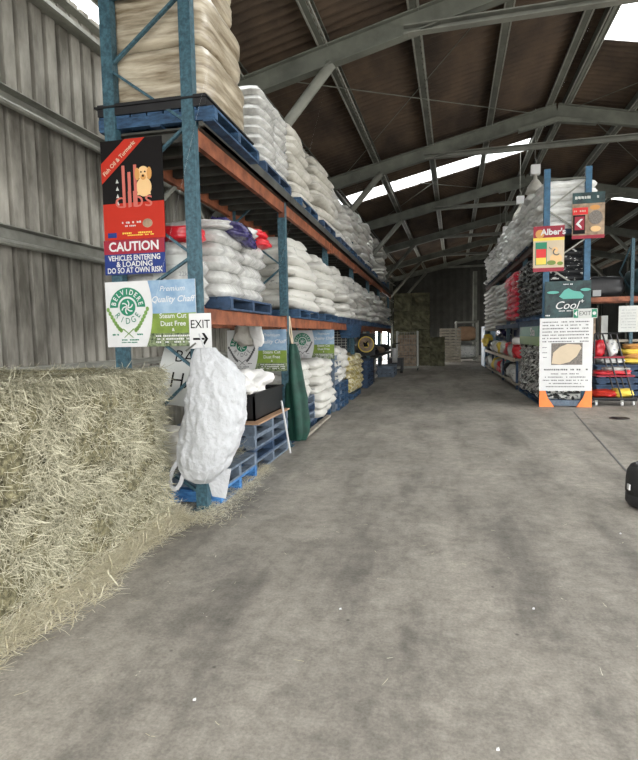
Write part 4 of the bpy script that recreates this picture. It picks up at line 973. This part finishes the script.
soft('covered_stack', (5.6, 16.0, 2.485), (1.2, .9, .75), 'teal', 'dark grey covered load at the right edge shelf', 'load', 82, pw=5, amp=.06)
mb = MB(); mb.box(4.0, 4.2, 15.42, 15.45, 2.50, 2.66); tag(obj('label_card', mb, M['grey'], loc=(4.1, 15.43, 2.5)), 'small pale card on the black covered load', 'card')
for i, x in enumerate((3.75, 4.0, 4.3)):
    mb = MB(); mb.box(x, x+.16, 15.7, 15.95, 1.36, 2.2-.1*i); tag(obj('carton', mb, M[['card','brownp','offwhite'][i]], loc=(x, 15.8, 1.36)), 'upright carton on the second rack, '+['nearest the notice','in the middle','nearest the white paper'][i], 'carton', 'cartons on the second rack')
r = panel('paper_notice', 4.62, 5.09, 1.56, 2.23, 15.38, 'offwhite', 'pale printed paper notice hanging on the second rack')
t = MB()
for i in range(7): bars(t, 4.68, 5.03, 2.12-i*.075, .02, 15.378, 90+i)
obj('lettering', t, M['grey'], r)
mb = MB()
# stacked crates of dark blue
for i in range(5):
    mb = MB(); z = .02+i*.155; mb.box(3.75, 5.2, 13.95, 14.9, z+.03, z+.115); mb.box(3.72, 5.23, 13.92, 14.93, z+.115, z+.145); mb.box(3.80,3.95,13.94,14.9,z,z+.03); mb.box(4.4,4.55,13.94,14.9,z,z+.03); mb.box(5.0,5.15,13.94,14.9,z,z+.03)
    tag(obj('pallet', mb, M['pal_dark'], loc=(4.4, 14.4, z)), '%s dark blue pallet of the stack behind the trolley' % ['lowest','second lowest','middle','second highest','topmost'][i], 'pallet', 'dark blue pallets behind the trolley')
for i in range(4):
    soft('yellow_sack', (4.75+.05*(i % 2), 14.4, .80+i*.115), (.75, .5, .14), 'gold' if i % 2 else 'ylw', '%s golden sack on the dark blue pallets' % ['lowest','second','third','topmost'][i], 'sack', 110+i, pw=3, group='golden sacks behind the trolley')
soft('goods_pack', (4.15, 14.35, .80), (.6, .5, .13), 'sack_gloss', 'white pack on the dark blue pallets beside golden sacks', 'pack', 115, pw=3)
# trolley
r = thing('trolley', (3.75, 12.7, 0), 'black tubular display trolley with three tilted shelves and casters', 'trolley')
for yy in (12.52, 12.95):
    p = MB(); p.path([(3.88, yy, .10), (3.63, yy, .95), (3.45, yy, 1.55)], .018, 8); obj('frame_tube', p, M['black'], r)
    p = MB(); p.path([(4.10, yy+.05, .14), (3.95, yy+.05, .7), (3.74, yy+.05, 1.52)], .018, 8); obj('frame_tube', p, M['black'], r)
    p = MB(); p.tube((3.3, yy, .12), (4.16, yy, .12), .018, 8); obj('frame_tube', p, M['black'], r)
p = MB(); p.tube((3.30, 12.52, 1.54), (3.80, 12.52, 1.54), .016, 8); p.tube((3.30, 12.52, .9), (3.30, 12.52, 1.54), .016, 8); obj('frame_tube', p, M['black'], r)
for z, a, b in ((.14, 3.30, 4.16), (.62, 3.36, 4.10), (1.02, 3.3, 3.9)): p = MB(); p.box(a, b, 12.5, 13.0, z, z+.03); obj('shelf', p, M['black'] if z < .5 else M['red_dark'], r)
for x, yy in ((3.36,12.52),(3.86,12.50),(4.12,12.62),(3.4,12.98)):
    p = MB(); p.lathe((x, yy, .045), [(.0,-.02),(.044,-.02),(.044,.02),(0,.02)], 16, 'x'); w = obj('caster', p, M['white'], r, smooth=False); p = MB(); p.box(x-.028,x+.028,yy-.02,yy+.02,.06,.12); obj('fork', p, M['galv'], w)
TP = 'packs lying on the black trolley'
for i, (x, z, dx, dz, mm, lb) in enumerate(((3.55,.17,.46,.16,'orangered','orange red pack at left of the lowest trolley shelf'), (3.93,.17,.42,.18,'ylw','bright yellow pack at right of the lowest trolley shelf'), (3.66,.17,.3,.14,'redbag','red pack between orange and yellow on lowest trolley shelf'),
        (3.55,.65,.4,.10,'redbag','flat red pack at left of the middle trolley shelf'), (3.85,.65,.45,.12,'redbag','flat red pack at right of the middle trolley shelf'), (3.8,.74,.5,.08,'sack_gloss','white pack on the middle trolley shelf'),
        (3.45,1.05,.22,.36,'redbag','upright red pack on the top trolley shelf'), (3.68,1.05,.25,.34,'sack_greywhite','upright pink and white pack on the top trolley shelf'))):
    soft('feed_pack', (x, 12.75, z), (dx, .4, dz), mm, lb, 'pack', 130+i, pw=3.2, amp=.15, group=TP)
# tyre at the right edge
r = thing('wheel_tub', (1.93, 5.3, 0), 'black rubber wheel with small white label at right edge', 'wheel')
p = MB(); p.lathe((1.93, 5.3, 0), [(.0,.0),(.16,.0),(.215,.015),(.235,.05),(.235,.115),(.228,.12),(.228,.13),(.238,.14),(.235,.26),(.225,.33),(.20,.375),(.165,.395),(.15,.39),(.14,.34),(.13,.2),(0,.2)], 40); obj('tyre', p, M['rubber'], r, True)
p = MB(); p.lathe((1.93, 5.3, 0), [(.0,.2),(.12,.2),(.12,.23),(.05,.25),(0,.25)], 24); obj('hub', p, M['black'], r, True)
p = MB(); p.box(1.688, 1.70, 5.22, 5.27, .17, .22); obj('label_sticker', p, M['white'], r)

# ================================================================== LAMPS
def lamp(l, a, z, label, first=None):
    x, y, _ = S(l, a, 0)
    r = thing('high_bay_lamp', (x, y, z), label, 'lamp', 'high bay lamps over the right rack')
    p = MB(); p.box(x-.11, x+.11, y-.09, y+.09, z, z+.24); obj('gear_box', p, M['white'], r)
    p = MB(); p.lathe((x, y, z), [(.0,0),(.045,0),(.05,-.10),(.10,-.16),(.19,-.30),(.24,-.46),(.225,-.46),(.17,-.30),(0,-.25)], 24); obj('reflector', p, M['sack_cream'], r, True)
    p = MB(); p.path([(x, y, z+.24), (x+.03, y, z+.34), (x-.01, y, z+.42)], .012); p.tube((x-.01, y, z+.42), (x-.01, y, roof_z(l)-.01), .008, 6); obj('hook', p, M['galv'], r)
for i, a in enumerate((15.25, 18.5, 23.5, 26.2)):
    lamp(2.03, a, 5.64, ['nearest white lamp hanging above the front of right rack', 'second white lamp above the right rack', 'third white lamp above the right rack', 'farthest white lamp above the right rack'][i])

# ================================================================== FAR END
def box_thing(name, x0, x1, y0, y1, z0, z1, m, label, cat, group=None, rough=0.0, cuts=8, seed=0):
    bm = bmesh.new(); bmesh.ops.create_cube(bm, size=1); bmesh.ops.subdivide_edges(bm, edges=bm.edges[:], cuts=cuts, use_grid_fill=True)
    c = Vector(((x0+x1)/2, (y0+y1)/2, (z0+z1)/2))
    for v in bm.verts:
        q = v.co.copy(); n_ = noise.noise(q*6+Vector((seed,0,0)))*rough
        v.co = Vector((q.x*(x1-x0), q.y*(y1-y0), q.z*(z1-z0)+(z1-z0)/2)) + q.normalized()*n_
    me = bpy.data.meshes.new(name); bm.to_mesh(me); bm.free(); me.materials.append(M[m])
    o = bpy.data.objects.new(name, me); COL.objects.link(o); o.location = (c.x, c.y, z0)
    return tag(o, label, cat, group)
HG = 'hay bales stacked at the far end'
for k in range(4):
    for c in range(2):
        box_thing('hay_bale', -2.1+c*.9, -1.22+c*.9, 28, 29.6, k*.93, k*.93+.9, 'hay_far', 'far hay bale, %s row, %s column of the tall stack' % (['bottom','second','third','top'][k], ['left','right'][c]), 'hay bale', HG, .07, seed=k*3+c)
for k in range(2):
    box_thing('hay_bale', -.30, .42, 27.6, 28.8, k*.72, k*.72+.7, 'hay_far', ['lower','upper'][k]+' bale of the short far hay stack', 'hay bale', HG, .06, seed=20+k)
for k in range(12):
    pallet((.78, 31.6, .16*k), 1.15, 1.2, 'wood', 'pallet number %s of the tall far stack' % k if False else ['lowest','second','third','fourth','fifth','sixth','seventh','eighth','ninth','tenth','eleventh','topmost'][k]+' pallet of the tall stack at the far end', 'pallets of the tall far stack', h=.14, detail=False)
r = thing('cage_rack', (1.7, 32, 0), 'dark steel cage rack with packed goods at far end', 'rack')
for x in (1.12, 2.3):
    for yy in (31.6, 32.6): p = MB(); p.box(x-.04,x+.04,yy-.04,yy+.04,0,2.3); obj('post', p, M['galv'], r)
for z in (.15, 1.1, 2.2): p = MB(); p.box(1.1,2.34,31.6,32.6,z,z+.08); obj('shelf', p, M['steel'], r)
soft('covered_stack', (1.7, 32.1, .235), (1.0, .8, .7), 'sack_greywhite', 'grey wrapped load on the lower shelf of far cage', 'load', 151, pw=5, amp=.06)
soft('covered_stack', (1.7, 32.1, 1.185), (1.0, .8, .8), 'card', 'brown wrapped load on the upper shelf of far cage', 'load', 152, pw=5, amp=.06)
# roll cage with goods and a small truck at far left
r = thing('roll_cage', (-1.2, 24.6, .0), 'tall wire roll cage beside the far hay stack', 'cage')
CX = -1.25
for x in (CX-.45, CX+.45):
    for yy in (24.2, 25.0):
        p = MB(); p.tube((x, yy, .12), (x, yy, 1.75), .03, 8); obj('post', p, M['offwhite'], r)
        p = MB(); p.lathe((x, yy, .06), [(0,-.02),(.06,-.02),(.06,.02),(0,.02)], 12, 'x'); obj('caster', p, M['black'], r)
p = MB()
for i in range(9): p.tube((CX-.45+i*.1125, 24.2, .3), (CX-.45+i*.1125, 24.2, 1.72), .007, 5)
for i in range(6): p.tube((CX-.45, 24.2, .3+i*.28), (CX+.45, 24.2, .3+i*.28), .009, 5)
obj('wire_grid', p, M['galv'], r); p = MB(); p.box(CX-.48,CX+.48,24.15,25.05,.12,.2); obj('base', p, M['galv'], r)
for i in range(3):
    box_thing('carton', CX-.4, CX+.38, 24.3, 24.9, .21+.47*i, .65+.47*i, 'brownp', '%s brown carton inside the roll cage' % ['bottom','middle','top'][i], 'carton', 'cartons in the roll cage')
r = thing('pallet_truck', (-1.6, 22.9, 0), 'small black electric pallet truck with white cylinder far down the aisle', 'truck')
p = MB(); p.box(-1.95, -1.35, 22.7, 23.3, .12, .62); obj('body', p, M['black'], r); p = MB(); p.tube((-1.68, 22.65, .45), (-1.68, 22.65, 1.05), .11, 14); obj('cylinder', p, M['white'], r, True)
p = MB(); p.path([(-1.8,23.1,.6),(-1.8,23.1,1.2),(-1.5,23.0,1.25)], .03, 6); obj('handle', p, M['black'], r)
for x in (-1.9, -1.42): p = MB(); p.lathe((x, 22.85, .12), [(0,-.05),(.12,-.05),(.12,.05),(0,.05)], 16, 'x'); obj('wheel', p, M['rubber'], r)
p = MB(); p.box(-1.85,-1.45,22.3,22.7,.2,.3); obj('fork', p, M['galv'], r)
box_thing('sliding_door', -3.45, -3.3, 27.8, 29.6, 0, 2.6, 'card', 'brown timber door leaf beside the bright far opening', 'door')
mb = MB(); mb.box(-.02+2.15,2.35,33,33.3,0,5.2); struct('trim_7', mb, M['steel_dark'])
o = obj('feed_sacks', FARS, FARM, smooth=True, loc=(-2.5, 20, 1.9)); tag(o, 'farthest white sacks at the back ends of both racks', 'sacks', kind='stuff')
print('sacks', SACKN[0])
